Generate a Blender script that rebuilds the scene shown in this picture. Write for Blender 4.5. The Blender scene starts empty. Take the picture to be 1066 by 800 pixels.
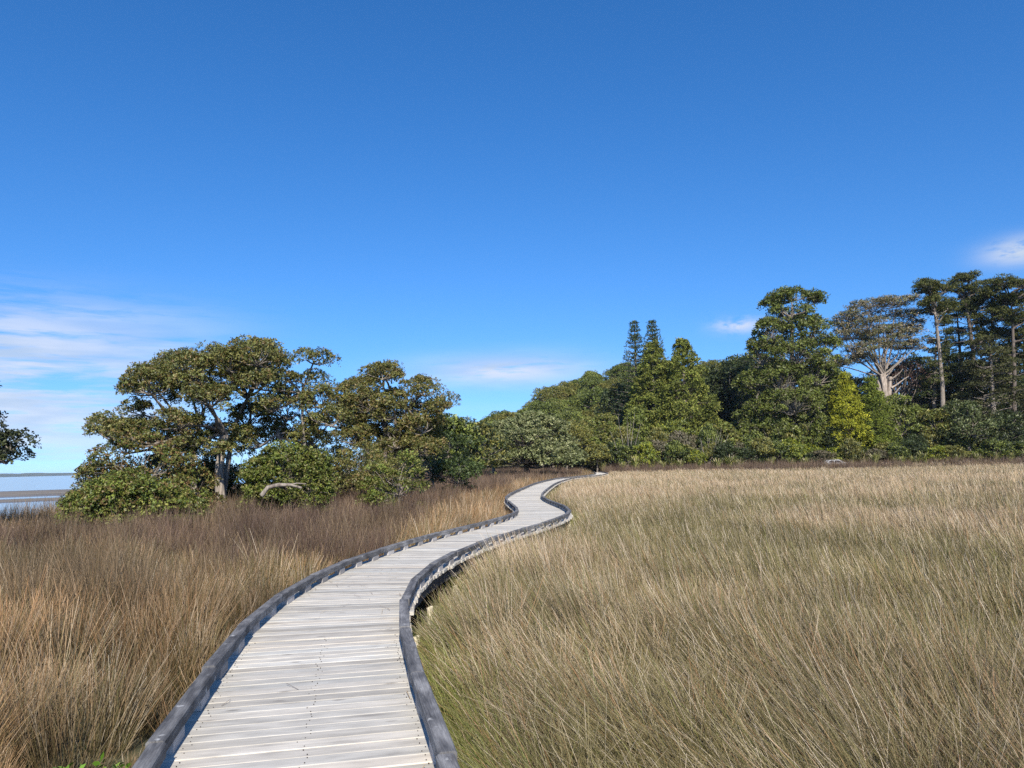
import bpy, math, random
import numpy as np
from math import radians, sin, cos, pi

sc = bpy.context.scene
COL = sc.collection
rng = np.random.default_rng(11)
random.seed(5)

# ------------------------------------------------------------------ camera
F = 805.0                       # focal length in pixels of the 1066 px wide photo
CX, CY = 533.0, 400.0
ROLL, PITCH = radians(1.35), math.atan(84 / F)
DECK = 0.60                     # deck level above the marsh
EYE = np.array([0.0, 0.0, DECK + 1.6])
SEA = -0.60
_f = np.array([0, cos(PITCH), sin(PITCH)])
_u0 = np.array([0, -sin(PITCH), cos(PITCH)])
_r0 = np.array([1.0, 0, 0])
_r = cos(ROLL) * _r0 - sin(ROLL) * _u0
_u = sin(ROLL) * _r0 + cos(ROLL) * _u0


def P(px, py, Y):
    """world point seen at photo pixel (px, py) at true forward distance Y metres"""
    d = _f + _r * (px - CX) / F - _u * (py - CY) / F
    return EYE + d * (Y / d[1])


def S(px, Y):
    """metres spanned by px photo pixels at distance Y"""
    return px / F * Y


cam_d = bpy.data.cameras.new('camera')
cam = bpy.data.objects.new('camera', cam_d)
COL.objects.link(cam)
from mathutils import Matrix, Vector
M = Matrix(((_r[0], _u[0], -_f[0], EYE[0]), (_r[1], _u[1], -_f[1], EYE[1]), (_r[2], _u[2], -_f[2], EYE[2]), (0, 0, 0, 1)))
cam.matrix_world = M
cam_d.sensor_width = 36.0
cam_d.lens = F / 1066.0 * 36.0
cam_d.clip_start = 0.05
cam_d.clip_end = 40000
sc.camera = cam


# ------------------------------------------------------------------ numeric noise
def _hash(ix, iy, seed):
    n = (ix * 374761393 + iy * 668265263 + seed * 974634777) & 0xFFFFFFFF
    n = ((n ^ (n >> 13)) * 1274126177) & 0xFFFFFFFF
    return ((n ^ (n >> 16)) & 0xFFFF) / 65535.0


def vnoise(x, y, seed=0):
    x = np.asarray(x, float); y = np.asarray(y, float)
    ix = np.floor(x).astype(np.int64); iy = np.floor(y).astype(np.int64)
    fx = x - ix; fy = y - iy
    fx = fx * fx * (3 - 2 * fx); fy = fy * fy * (3 - 2 * fy)
    a = _hash(ix, iy, seed); b = _hash(ix + 1, iy, seed)
    c = _hash(ix, iy + 1, seed); d = _hash(ix + 1, iy + 1, seed)
    return (a * (1 - fx) + b * fx) * (1 - fy) + (c * (1 - fx) + d * fx) * fy


def fbm(x, y, seed=0, o=4):
    s = 0; a = 0.5; t = 0
    for i in range(o):
        s = s + a * vnoise(np.asarray(x) * 2 ** i, np.asarray(y) * 2 ** i, seed + i * 17)
        t += a; a *= 0.5
    return s / t


def sstep(a, b, x):
    t = np.clip((np.asarray(x, float) - a) / (b - a), 0, 1)
    return t * t * (3 - 2 * t)


# ------------------------------------------------------------------ terrain height
SH_Y = [-60, 0, 12, 22, 30, 40, 60, 100, 150, 250, 420, 900]
SH_X = [-34, -30, -26, -22, -20.5, -21, -23, -27, -34, -50, -90, -160]


def shore(y):
    return np.interp(y, SH_Y, SH_X)


def zg(x, y):
    x = np.asarray(x, float); y = np.asarray(y, float)
    s = x - shore(y) + 2.0 * (fbm(x / 9, y / 9, 3) - 0.5)
    z = 0.10 * (fbm(x / 6, y / 6, 7) - 0.5)
    z = z + sstep(95, 150, y) * 0.7
    hill = 27 * sstep(-37, 44, x + 10 * (fbm(x / 40, y / 40, 21) - 0.5)) * sstep(150, 262, y)
    hill = hill * (1 - 0.22 * sstep(70, 130, x))
    far = 14 * sstep(215, 330, y) * sstep(-62, -30, x) * (1 - sstep(0, 60, x))
    z = z + np.maximum(hill, far) + 2.2 * (fbm(x / 25, y / 25, 31) - 0.5) * sstep(155, 190, y)
    low = -1.3
    k = sstep(-4.0, 0.5, s)
    return low + (z - low) * k


# ------------------------------------------------------------------ mesh helpers
def mesh_np(name, verts, faces, cols=None, smooth=False, uv=None):
    """verts (n,3); faces (m,k) one polygon size; cols (n,3) point colours"""
    me = bpy.data.meshes.new(name)
    verts = np.ascontiguousarray(verts, np.float32)
    faces = np.ascontiguousarray(faces, np.int32)
    n, (m, k) = len(verts), faces.shape
    me.vertices.add(n); me.vertices.foreach_set('co', verts.ravel())
    me.loops.add(m * k); me.loops.foreach_set('vertex_index', faces.ravel())
    me.polygons.add(m)
    me.polygons.foreach_set('loop_start', np.arange(0, m * k, k, dtype=np.int32))
    me.polygons.foreach_set('use_smooth', np.full(m, bool(smooth)))
    if cols is not None:
        a = me.attributes.new('Col', 'FLOAT_COLOR', 'POINT')
        c4 = np.ones((n, 4), np.float32); c4[:, :3] = cols
        a.data.foreach_set('color', c4.ravel())
    if uv is not None:
        l = me.uv_layers.new(name='UVMap')
        l.data.foreach_set('uv', np.ascontiguousarray(uv[faces.ravel()], np.float32).ravel())
    me.update(calc_edges=True)
    return me


def obj(name, me, mat, parent=None, loc=None):
    o = bpy.data.objects.new(name, me)
    COL.objects.link(o)
    if mat is not None and len(me.materials) == 0:
        me.materials.append(mat)
    if parent is not None:
        o.parent = parent
    if loc is not None:
        o.location = loc
    return o


def tag(o, label=None, cat=None, group=None, kind=None):
    if label: o['label'] = label
    if cat: o['category'] = cat
    if group: o['group'] = group
    if kind: o['kind'] = kind
    return o


def empty(name, loc=(0, 0, 0)):
    o = bpy.data.objects.new(name, None)
    o.empty_display_size = 0.2
    COL.objects.link(o); o.location = loc
    return o


def copy_tree(root, loc, rz, scale, label=None, group=None):
    r = root.copy(); COL.objects.link(r)
    r.location = loc; r.rotation_euler = (0, 0, rz); r.scale = scale
    for ch in root.children:
        c = ch.copy(); COL.objects.link(c); c.parent = r
    if label: r['label'] = label
    if group: r['group'] = group
    return r


class Acc:
    """collects quads/verts for one mesh"""
    def __init__(s):
        s.v, s.f, s.c, s.uv, s.n = [], [], [], [], 0

    def add(s, v, f, c=None, uv=None):
        v = np.asarray(v, float).reshape(-1, 3)
        s.v.append(v); s.f.append(np.asarray(f, int) + s.n)
        if c is not None:
            c = np.asarray(c, float)
            s.c.append(np.broadcast_to(c, (len(v), 3)))
        if uv is not None: s.uv.append(np.asarray(uv, float))
        s.n += len(v)

    def mesh(s, name, smooth=False):
        return mesh_np(name, np.concatenate(s.v), np.concatenate(s.f),
                       np.concatenate(s.c) if s.c else None, smooth,
                       np.concatenate(s.uv) if s.uv else None)


def tube(acc, pts, rad, n=7, col=None):
    pts = np.asarray(pts, float); rad = np.asarray(rad, float)
    t = np.gradient(pts, axis=0)
    t /= np.linalg.norm(t, axis=1)[:, None] + 1e-9
    ref = np.array([0.31, 0.92, 0.12])
    a = np.cross(t, ref); a /= np.linalg.norm(a, axis=1)[:, None] + 1e-9
    b = np.cross(t, a)
    ph = np.arange(n) / n * 2 * pi
    ring = pts[:, None, :] + rad[:, None, None] * (a[:, None, :] * np.cos(ph)[None, :, None] + b[:, None, :] * np.sin(ph)[None, :, None])
    k = len(pts)
    i = np.arange(k - 1)[:, None] * n; j = np.arange(n)[None, :]
    f = np.stack([i + j, i + (j + 1) % n, i + n + (j + 1) % n, i + n + j], -1).reshape(-1, 4)
    acc.add(ring.reshape(-1, 3), f, col)


# ------------------------------------------------------------------ materials
def new_mat(name):
    m = bpy.data.materials.new(name); m.use_nodes = True
    nt = m.node_tree; nt.nodes.clear()
    out = nt.nodes.new('ShaderNodeOutputMaterial')
    return m, nt, out


def N(nt, t, **kw):
    n = nt.nodes.new(t)
    for k, v in kw.items():
        if k.startswith('i_'):
            n.inputs[k[2:].replace('_', ' ')].default_value = v
        else:
            setattr(n, k, v)
    return n


def leaf_mat(name, trans=0.3, rough=0.5, spec=0.35, tint=(1.25, 1.35, 0.6)):
    m, nt, out = new_mat(name)
    at = N(nt, 'ShaderNodeAttribute', attribute_name='Col')
    p = N(nt, 'ShaderNodeBsdfPrincipled'); p.inputs['Roughness'].default_value = rough
    p.inputs['Specular IOR Level'].default_value = spec
    nt.links.new(at.outputs['Color'], p.inputs['Base Color'])
    tr = N(nt, 'ShaderNodeBsdfTranslucent')
    mul = N(nt, 'ShaderNodeMix', data_type='RGBA', blend_type='MULTIPLY')
    mul.inputs[0].default_value = 1.0
    nt.links.new(at.outputs['Color'], mul.inputs[6]); mul.inputs[7].default_value = (*tint, 1)
    nt.links.new(mul.outputs[2], tr.inputs['Color'])
    mx = N(nt, 'ShaderNodeMixShader'); mx.inputs[0].default_value = trans
    nt.links.new(p.outputs[0], mx.inputs[1]); nt.links.new(tr.outputs[0], mx.inputs[2])
    nt.links.new(mx.outputs[0], out.inputs['Surface'])
    return m


def bark_mat(name, c1, c2, scale=3.0):
    m, nt, out = new_mat(name)
    p = N(nt, 'ShaderNodeBsdfPrincipled'); p.inputs['Roughness'].default_value = 0.9
    tc = N(nt, 'ShaderNodeTexCoord')
    mp = N(nt, 'ShaderNodeMapping'); mp.inputs['Scale'].default_value = (scale * 2, scale * 2, scale * 0.35)
    nz = N(nt, 'ShaderNodeTexNoise'); nz.inputs['Scale'].default_value = 2.0; nz.inputs['Detail'].default_value = 6
    nt.links.new(tc.outputs['Object'], mp.inputs[0]); nt.links.new(mp.outputs[0], nz.inputs['Vector'])
    cr = N(nt, 'ShaderNodeValToRGB')
    cr.color_ramp.elements[0].position = 0.32; cr.color_ramp.elements[0].color = (*c1, 1)
    cr.color_ramp.elements[1].position = 0.68; cr.color_ramp.elements[1].color = (*c2, 1)
    nt.links.new(nz.outputs['Fac'], cr.inputs[0]); nt.links.new(cr.outputs[0], p.inputs['Base Color'])
    bp = N(nt, 'ShaderNodeBump'); bp.inputs['Strength'].default_value = 0.6; bp.inputs['Distance'].default_value = 0.05
    nt.links.new(nz.outputs['Fac'], bp.inputs['Height']); nt.links.new(bp.outputs[0], p.inputs['Normal'])
    nt.links.new(p.outputs[0], out.inputs['Surface'])
    return m


def plain_mat(name, c, rough=0.6, metallic=0.0):
    m, nt, out = new_mat(name)
    p = N(nt, 'ShaderNodeBsdfPrincipled'); p.inputs['Roughness'].default_value = rough
    p.inputs['Base Color'].default_value = (*c, 1); p.inputs['Metallic'].default_value = metallic
    nt.links.new(p.outputs[0], out.inputs['Surface'])
    return m


LEAF = leaf_mat('leaf_surface', trans=0.18)
NEEDLE = leaf_mat('needle_surface', trans=0.15, rough=0.7, spec=0.2, tint=(1.2, 1.25, 0.6))
REED = leaf_mat('rush_stem_surface', trans=0.12, rough=0.55, spec=0.3, tint=(1.15, 1.05, 0.8))
BARK = bark_mat('grey_bark', (0.10, 0.08, 0.065), (0.30, 0.26, 0.21))
BARKD = bark_mat('dark_bark', (0.05, 0.04, 0.033), (0.16, 0.13, 0.105))
BARKM = bark_mat('mid_bark', (0.15, 0.125, 0.10), (0.42, 0.36, 0.29))
BARKP = bark_mat('pale_bark', (0.24, 0.20, 0.16), (0.55, 0.48, 0.40))


def timber_mat(name, stops, grain=(1.2, 45.0), speck=0.0, nails=False, bump=0.25, gap=None):
    """weathered timber; UV is metres along and across each board, Col a tone of each board"""
    m, nt, out = new_mat(name)
    L = nt.links.new
    p = N(nt, 'ShaderNodeBsdfPrincipled'); p.inputs['Roughness'].default_value = 0.78
    p.inputs['Specular IOR Level'].default_value = 0.25
    uv = N(nt, 'ShaderNodeUVMap', uv_map='UVMap')
    mp = N(nt, 'ShaderNodeMapping'); mp.inputs['Scale'].default_value = (grain[0], grain[1], 1)
    L(uv.outputs[0], mp.inputs[0])
    nz = N(nt, 'ShaderNodeTexNoise'); nz.inputs['Scale'].default_value = 1.0; nz.inputs['Detail'].default_value = 8
    nz.inputs['Roughness'].default_value = 0.72; nz.inputs['Distortion'].default_value = 0.9
    L(mp.outputs[0], nz.inputs['Vector'])
    mp2 = N(nt, 'ShaderNodeMapping'); mp2.inputs['Scale'].default_value = (3.2, 11.0, 1)
    L(uv.outputs[0], mp2.inputs[0])
    n2 = N(nt, 'ShaderNodeTexNoise'); n2.inputs['Scale'].default_value = 1.0; n2.inputs['Detail'].default_value = 5
    L(mp2.outputs[0], n2.inputs['Vector'])
    mixf = N(nt, 'ShaderNodeMath', operation='MULTIPLY_ADD'); mixf.inputs[1].default_value = 0.45
    L(nz.outputs['Fac'], mixf.inputs[0])
    m2 = N(nt, 'ShaderNodeMath', operation='MULTIPLY'); m2.inputs[1].default_value = 0.55
    L(n2.outputs['Fac'], m2.inputs[0]); L(m2.outputs[0], mixf.inputs[2])
    cr = N(nt, 'ShaderNodeValToRGB')
    el = cr.color_ramp.elements
    el[0].position, el[0].color = stops[0][0], (*stops[0][1], 1)
    el[1].position, el[1].color = stops[-1][0], (*stops[-1][1], 1)
    for s in stops[1:-1]:
        e = el.new(s[0]); e.color = (*s[1], 1)
    L(mixf.outputs[0], cr.inputs[0])
    at = N(nt, 'ShaderNodeAttribute', attribute_name='Col')
    mul = N(nt, 'ShaderNodeMix', data_type='RGBA', blend_type='MULTIPLY'); mul.inputs[0].default_value = 1
    L(cr.outputs[0], mul.inputs[6]); L(at.outputs['Color'], mul.inputs[7])
    colour = mul.outputs[2]
    # knots
    vo = N(nt, 'ShaderNodeTexVoronoi'); vo.inputs['Scale'].default_value = 1.0
    mp3 = N(nt, 'ShaderNodeMapping'); mp3.inputs['Scale'].default_value = (2.1, 6.0, 1)
    L(uv.outputs[0], mp3.inputs[0]); L(mp3.outputs[0], vo.inputs['Vector'])
    kr = N(nt, 'ShaderNodeMapRange'); kr.inputs[1].default_value = 0.04; kr.inputs[2].default_value = 0.13
    kr.inputs[3].default_value = 0.6; kr.inputs[4].default_value = 0.0
    L(vo.outputs['Distance'], kr.inputs[0])
    km = N(nt, 'ShaderNodeMix', data_type='RGBA'); L(kr.outputs[0], km.inputs[0]); L(colour, km.inputs[6])
    km.inputs[7].default_value = (0.10, 0.085, 0.07, 1)
    colour = km.outputs[2]
    if speck:
        v2 = N(nt, 'ShaderNodeTexNoise'); v2.inputs['Scale'].default_value = 9.0; v2.inputs['Detail'].default_value = 3
        L(uv.outputs[0], v2.inputs['Vector'])
        r2 = N(nt, 'ShaderNodeMapRange'); r2.inputs[1].default_value = 0.66; r2.inputs[2].default_value = 0.74
        r2.inputs[3].default_value = 0; r2.inputs[4].default_value = speck
        L(v2.outputs['Fac'], r2.inputs[0])
        sm = N(nt, 'ShaderNodeMix', data_type='RGBA'); L(r2.outputs[0], sm.inputs[0]); L(colour, sm.inputs[6])
        sm.inputs[7].default_value = (0.55, 0.55, 0.52, 1)
        colour = sm.outputs[2]
    L(colour, p.inputs['Base Color'])
    bp = N(nt, 'ShaderNodeBump'); bp.inputs['Strength'].default_value = bump; bp.inputs['Distance'].default_value = 0.006
    L(nz.outputs['Fac'], bp.inputs['Height']); L(bp.outputs[0], p.inputs['Normal'])
    L(p.outputs[0], out.inputs['Surface'])
    return m


DECKM = timber_mat('weathered_deck_timber', [(0.30, (0.25, 0.23, 0.20)), (0.42, (0.43, 0.405, 0.355)), (0.60, (0.585, 0.55, 0.48))], bump=0.3)
RAILM = timber_mat('grey_kerb_timber', [(0.34, (0.032, 0.032, 0.032)), (0.48, (0.105, 0.103, 0.10)), (0.66, (0.26, 0.255, 0.24))], grain=(5.0, 120), speck=0.75, bump=0.5)
BLOCKM = timber_mat('pale_block_timber', [(0.30, (0.20, 0.19, 0.18)), (0.5, (0.36, 0.34, 0.32)), (0.70, (0.52, 0.50, 0.46))], grain=(2, 40))
UNDERM = timber_mat('dark_bearer_timber', [(0.30, (0.05, 0.045, 0.04)), (0.5, (0.11, 0.10, 0.09)), (0.70, (0.20, 0.18, 0.16))], grain=(1.5, 40))
PILEM = timber_mat('bleached_pile_timber', [(0.30, (0.38, 0.33, 0.22)), (0.5, (0.60, 0.54, 0.40)), (0.70, (0.72, 0.67, 0.54))], grain=(40, 2))

# ------------------------------------------------------------------ world: clear sky with thin clouds
SUN_EL = radians(36)
SUN_TO = np.array([0.16, -0.987])           # horizontal direction towards the sun: behind the camera
SUN_AZ = math.atan2(SUN_TO[0], SUN_TO[1])   # clockwise from +Y


def build_world():
    w = bpy.data.worlds.new('World'); sc.world = w; w.use_nodes = True
    nt = w.node_tree; nt.nodes.clear(); L = nt.links.new
    out = N(nt, 'ShaderNodeOutputWorld')
    bg = N(nt, 'ShaderNodeBackground'); bg.inputs['Strength'].default_value = 0.116
    sky = N(nt, 'ShaderNodeTexSky', sky_type='NISHITA', sun_disc=False)
    sky.sun_elevation = SUN_EL; sky.sun_rotation = SUN_AZ
    sky.altitude = 0; sky.air_density = 1.0; sky.dust_density = 0.35; sky.ozone_density = 5.0
    hs = N(nt, 'ShaderNodeHueSaturation'); hs.inputs['Saturation'].default_value = 1.24
    hs.inputs['Value'].default_value = 1.12
    tint = N(nt, 'ShaderNodeMix', data_type='RGBA', blend_type='MULTIPLY'); tint.inputs[0].default_value = 1
    L(sky.outputs[0], tint.inputs[6]); tint.inputs[7].default_value = (1.0, 0.965, 1.02, 1)
    L(tint.outputs[2], hs.inputs['Color'])
    tc = N(nt, 'ShaderNodeTexCoord'); sx = N(nt, 'ShaderNodeSeparateXYZ'); L(tc.outputs['Generated'], sx.inputs[0])
    # clear winter air: look a little above the murk at the very horizon
    lift = N(nt, 'ShaderNodeMapping'); lift.inputs['Location'].default_value = (0, 0, 0.088); lift.inputs['Scale'].default_value = (1, 1, 1.0)
    L(tc.outputs['Generated'], lift.inputs[0]); L(lift.outputs[0], sky.inputs['Vector'])

    def ma(op, a, b=None, c=None):
        n = N(nt, 'ShaderNodeMath', operation=op)
        for i, v in enumerate((a, b, c)):
            if v is None: continue
            if isinstance(v, (int, float)): n.inputs[i].default_value = v
            else: L(v, n.inputs[i])
        return n.outputs[0]
    az = ma('MULTIPLY', ma('ARCTAN2', sx.outputs[0], sx.outputs[1]), 57.2958)
    el = ma('MULTIPLY', ma('ARCSINE', sx.outputs[2]), 57.2958)

    def noise(kx, ky, seed, detail=5, rough=0.55, dist=0.0):
        cb = N(nt, 'ShaderNodeCombineXYZ')
        L(ma('MULTIPLY', az, kx), cb.inputs[0]); L(ma('MULTIPLY', el, ky), cb.inputs[1]); cb.inputs[2].default_value = seed
        n = N(nt, 'ShaderNodeTexNoise'); n.inputs['Scale'].default_value = 1.0; n.inputs['Detail'].default_value = detail
        n.inputs['Roughness'].default_value = rough; n.inputs['Distortion'].default_value = dist
        L(cb.outputs[0], n.inputs['Vector'])
        return n.outputs['Fac']

    def region(a0, wa, e0, we, p=2):
        u = ma('DIVIDE', ma('SUBTRACT', az, a0), wa); v = ma('DIVIDE', ma('SUBTRACT', el, e0), we)
        q = ma('ADD', ma('POWER', ma('ABSOLUTE', u), p), ma('POWER', ma('ABSOLUTE', v), p))
        return ma('EXPONENT', ma('MULTIPLY', q, -1.0))

    def ramp(x, lo, hi, top):
        n = N(nt, 'ShaderNodeMapRange', interpolation_type='SMOOTHSTEP'); L(x, n.inputs[0])
        n.inputs[1].default_value = lo; n.inputs[2].default_value = hi; n.inputs[3].default_value = 0; n.inputs[4].default_value = top
        return n.outputs[0]
    streak = noise(0.07, 0.75, 3.1, 5, 0.5, 0.3)
    fine = noise(0.24, 2.0, 8.4, 7, 0.62, 0.3)
    puff = noise(0.40, 0.9, 5.7, 6, 0.6, 0.2)
    c1 = ma('MULTIPLY', region(-42, 20, 5.8, 5.3, 4), ramp(ma('ADD', ma('MULTIPLY', streak, 0.58), ma('MULTIPLY', fine, 0.42)), 0.36, 0.54, 0.88))
    c2 = ma('MULTIPLY', region(-0.6, 6.2, 7.0, 1.1), ramp(ma('ADD', ma('MULTIPLY', fine, 0.7), ma('MULTIPLY', streak, 0.3)), 0.28, 0.50, 0.9))
    c3 = ma('MULTIPLY', region(16.6, 1.6, 9.5, 0.55), ramp(puff, 0.34, 0.55, 0.85))
    c4 = ma('MULTIPLY', region(34.3, 2.1, 12.4, 0.8), ramp(puff, 0.26, 0.46, 1.0))
    c5 = ma('MULTIPLY', region(-30, 60, 2.0, 2.4), ramp(streak, 0.25, 0.75, 0.35))
    cl = ma('MAXIMUM', ma('MAXIMUM', c1, c2), ma('MAXIMUM', c3, ma('MAXIMUM', c4, c5)))
    shade = ramp(noise(0.12, 0.7, 21.0, 3), 0.35, 0.65, 1.0)
    cc = N(nt, 'ShaderNodeMix', data_type='RGBA'); L(shade, cc.inputs[0])
    cc.inputs[6].default_value = (3.1, 3.8, 4.9, 1); cc.inputs[7].default_value = (4.5, 4.8, 5.5, 1)
    mx = N(nt, 'ShaderNodeMix', data_type='RGBA'); L(cl, mx.inputs[0]); L(hs.outputs[0], mx.inputs[6]); L(cc.outputs[2], mx.inputs[7])
    L(mx.outputs[2], bg.inputs['Color']); L(bg.outputs[0], out.inputs['Surface'])


build_world()
sd = bpy.data.lights.new('sun', 'SUN'); sd.energy = 5.0; sd.angle = radians(0.5); sd.color = (1.0, 0.93, 0.83)
so = bpy.data.objects.new('sun', sd); COL.objects.link(so)
to = Vector((SUN_TO[0] * cos(SUN_EL), SUN_TO[1] * cos(SUN_EL), sin(SUN_EL)))
so.rotation_euler = to.to_track_quat('Z', 'Y').to_euler()
so.location = (20, -60, 60)
sc.view_settings.view_transform = 'Standard'
sc.view_settings.look = 'None'
sc.view_settings.exposure = 0.55
sc.view_settings.gamma = 1.0
sc.view_settings.use_curve_mapping = False


# ------------------------------------------------------------------ ground, sea, mudflats, far land
def grid(xs, ys, zf):
    X, Y = np.meshgrid(xs, ys)
    Z = zf(X, Y)
    v = np.stack([X, Y, Z], -1).reshape(-1, 3)
    nx, ny = len(xs), len(ys)
    i = np.arange(ny - 1)[:, None] * nx; j = np.arange(nx - 1)[None, :]
    f = np.stack([i + j, i + j + 1, i + nx + j + 1, i + nx + j], -1).reshape(-1, 4)
    return v, f


def ground_mat():
    m, nt, out = new_mat('marsh_soil'); L = nt.links.new
    p = N(nt, 'ShaderNodeBsdfPrincipled'); p.inputs['Roughness'].default_value = 0.95
    tc = N(nt, 'ShaderNodeTexCoord')
    n1 = N(nt, 'ShaderNodeTexNoise'); n1.inputs['Scale'].default_value = 1.6; n1.inputs['Detail'].default_value = 8
    n2 = N(nt, 'ShaderNodeTexNoise'); n2.inputs['Scale'].default_value = 0.15; n2.inputs['Detail'].default_value = 4
    L(tc.outputs['Object'], n1.inputs['Vector']); L(tc.outputs['Object'], n2.inputs['Vector'])
    cr = N(nt, 'ShaderNodeValToRGB')
    cr.color_ramp.elements[0].position = 0.35; cr.color_ramp.elements[0].color = (0.045, 0.04, 0.022, 1)
    cr.color_ramp.elements[1].position = 0.7; cr.color_ramp.elements[1].color = (0.14, 0.115, 0.065, 1)
    e = cr.color_ramp.elements.new(0.52); e.color = (0.075, 0.072, 0.032, 1)
    ad = N(nt, 'ShaderNodeMath', operation='MULTIPLY_ADD'); ad.inputs[1].default_value = 0.6
    ml = N(nt, 'ShaderNodeMath', operation='MULTIPLY'); ml.inputs[1].default_value = 0.4
    L(n1.outputs['Fac'], ad.inputs[0]); L(n2.outputs['Fac'], ml.inputs[0]); L(ml.outputs[0], ad.inputs[2])
    L(ad.outputs[0], cr.inputs[0]); L(cr.outputs[0], p.inputs['Base Color'])
    bp = N(nt, 'ShaderNodeBump'); bp.inputs['Distance'].default_value = 0.2; bp.inputs['Strength'].default_value = 0.7
    L(n1.outputs['Fac'], bp.inputs['Height']); L(bp.outputs[0], p.inputs['Normal'])
    L(p.outputs[0], out.inputs['Surface'])
    return m


xs = np.unique(np.concatenate([np.linspace(-180, -40, 36), np.linspace(-40, 40, 107), np.linspace(40, 160, 61), np.linspace(160, 900, 40), np.linspace(900, 6200, 12)]))
ys = np.unique(np.concatenate([np.linspace(-900, -60, 16), np.linspace(-60, 60, 121), np.linspace(60, 320, 105), np.linspace(320, 1200, 30), np.linspace(1200, 6000, 8)]))
v, f = grid(xs, ys, zg)
tag(obj('ground', mesh_np('ground', v, f, smooth=True), ground_mat()), kind='structure')


def water_mat():
    m, nt, out = new_mat('sea_water'); L = nt.links.new
    p = N(nt, 'ShaderNodeBsdfPrincipled')
    p.inputs['Base Color'].default_value = (0.10, 0.16, 0.22, 1); p.inputs['Roughness'].default_value = 0.12
    p.inputs['IOR'].default_value = 1.33
    tc = N(nt, 'ShaderNodeTexCoord'); mp = N(nt, 'ShaderNodeMapping')
    mp.inputs['Rotation'].default_value = (0, 0, radians(32)); mp.inputs['Scale'].default_value = (0.5, 1.6, 1)
    L(tc.outputs['Object'], mp.inputs[0])
    n = N(nt, 'ShaderNodeTexNoise'); n.inputs['Scale'].default_value = 0.7; n.inputs['Detail'].default_value = 4
    L(mp.outputs[0], n.inputs['Vector'])
    b = N(nt, 'ShaderNodeBump'); b.inputs['Strength'].default_value = 0.25; b.inputs['Distance'].default_value = 0.15
    L(n.outputs['Fac'], b.inputs['Height']); L(b.outputs[0], p.inputs['Normal'])
    L(p.outputs[0], out.inputs['Surface'])
    return m


sv = np.array([[-9500, -900, SEA], [900, -900, SEA], [900, 9500, SEA], [-9500, 9500, SEA]], float)
tag(obj('sea', mesh_np('sea', sv, [[0, 1, 2, 3]]), water_mat()), kind='structure')


def mud_mat():
    m, nt, out = new_mat('wet_mud'); L = nt.links.new
    p = N(nt, 'ShaderNodeBsdfPrincipled')
    tc = N(nt, 'ShaderNodeTexCoord')
    n = N(nt, 'ShaderNodeTexNoise'); n.inputs['Scale'].default_value = 0.12; n.inputs['Detail'].default_value = 6
    L(tc.outputs['Object'], n.inputs['Vector'])
    cr = N(nt, 'ShaderNodeValToRGB')
    cr.color_ramp.elements[0].position = 0.35; cr.color_ramp.elements[0].color = (0.125, 0.11, 0.088, 1)
    cr.color_ramp.elements[1].position = 0.65; cr.color_ramp.elements[1].color = (0.21, 0.178, 0.132, 1)
    L(n.outputs['Fac'], cr.inputs[0]); L(cr.outputs[0], p.inputs['Base Color'])
    # wetness: low mud is glossy, raised banks are dry
    g = N(nt, 'ShaderNodeNewGeometry'); sx = N(nt, 'ShaderNodeSeparateXYZ'); L(g.outputs['Position'], sx.inputs[0])
    mr = N(nt, 'ShaderNodeMapRange'); mr.inputs[1].default_value = SEA; mr.inputs[2].default_value = SEA + 0.07
    mr.inputs[3].default_value = 0.25; mr.inputs[4].default_value = 0.85
    L(sx.outputs[2], mr.inputs[0]); L(mr.outputs[0], p.inputs['Roughness'])
    L(p.outputs[0], out.inputs['Surface'])
    return m


def zmud(x, y):
    t = x * 0.83 + y * 0.56
    r = np.hypot(x, y)
    n = fbm(t / 70, r / 9, 44, 4)
    n2 = fbm(t / 22, r / 3.0, 51, 3)
    bank = np.exp(-((r - 150 - 10 * (fbm(t / 60, 0 * r, 5) - 0.5)) / 26) ** 2) * 0.20 + np.exp(-((r - 104 - 0.12 * (t + 10)) / 7) ** 2) * 0.17 * sstep(-40, -25, t)
    return SEA - 0.060 + 0.11 * (n - 0.5) + 0.08 * (n2 - 0.42) + bank


xs = np.unique(np.concatenate([np.linspace(-420, -140, 71), np.linspace(-140, -16, 156)]))
ys = np.unique(np.concatenate([np.linspace(-40, 20, 20), np.linspace(20, 180, 200), np.linspace(180, 420, 60)]))
v, f = grid(xs, ys, zmud)
r = np.hypot(v[:, 0], v[:, 1])
v[:, 2] -= sstep(190, 260, r) * 0.6 + sstep(-200, -420, v[:, 0]) * 0.3
tag(obj('mudflat', mesh_np('mudflat', v, f, smooth=True), mud_mat()), kind='structure')


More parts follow.
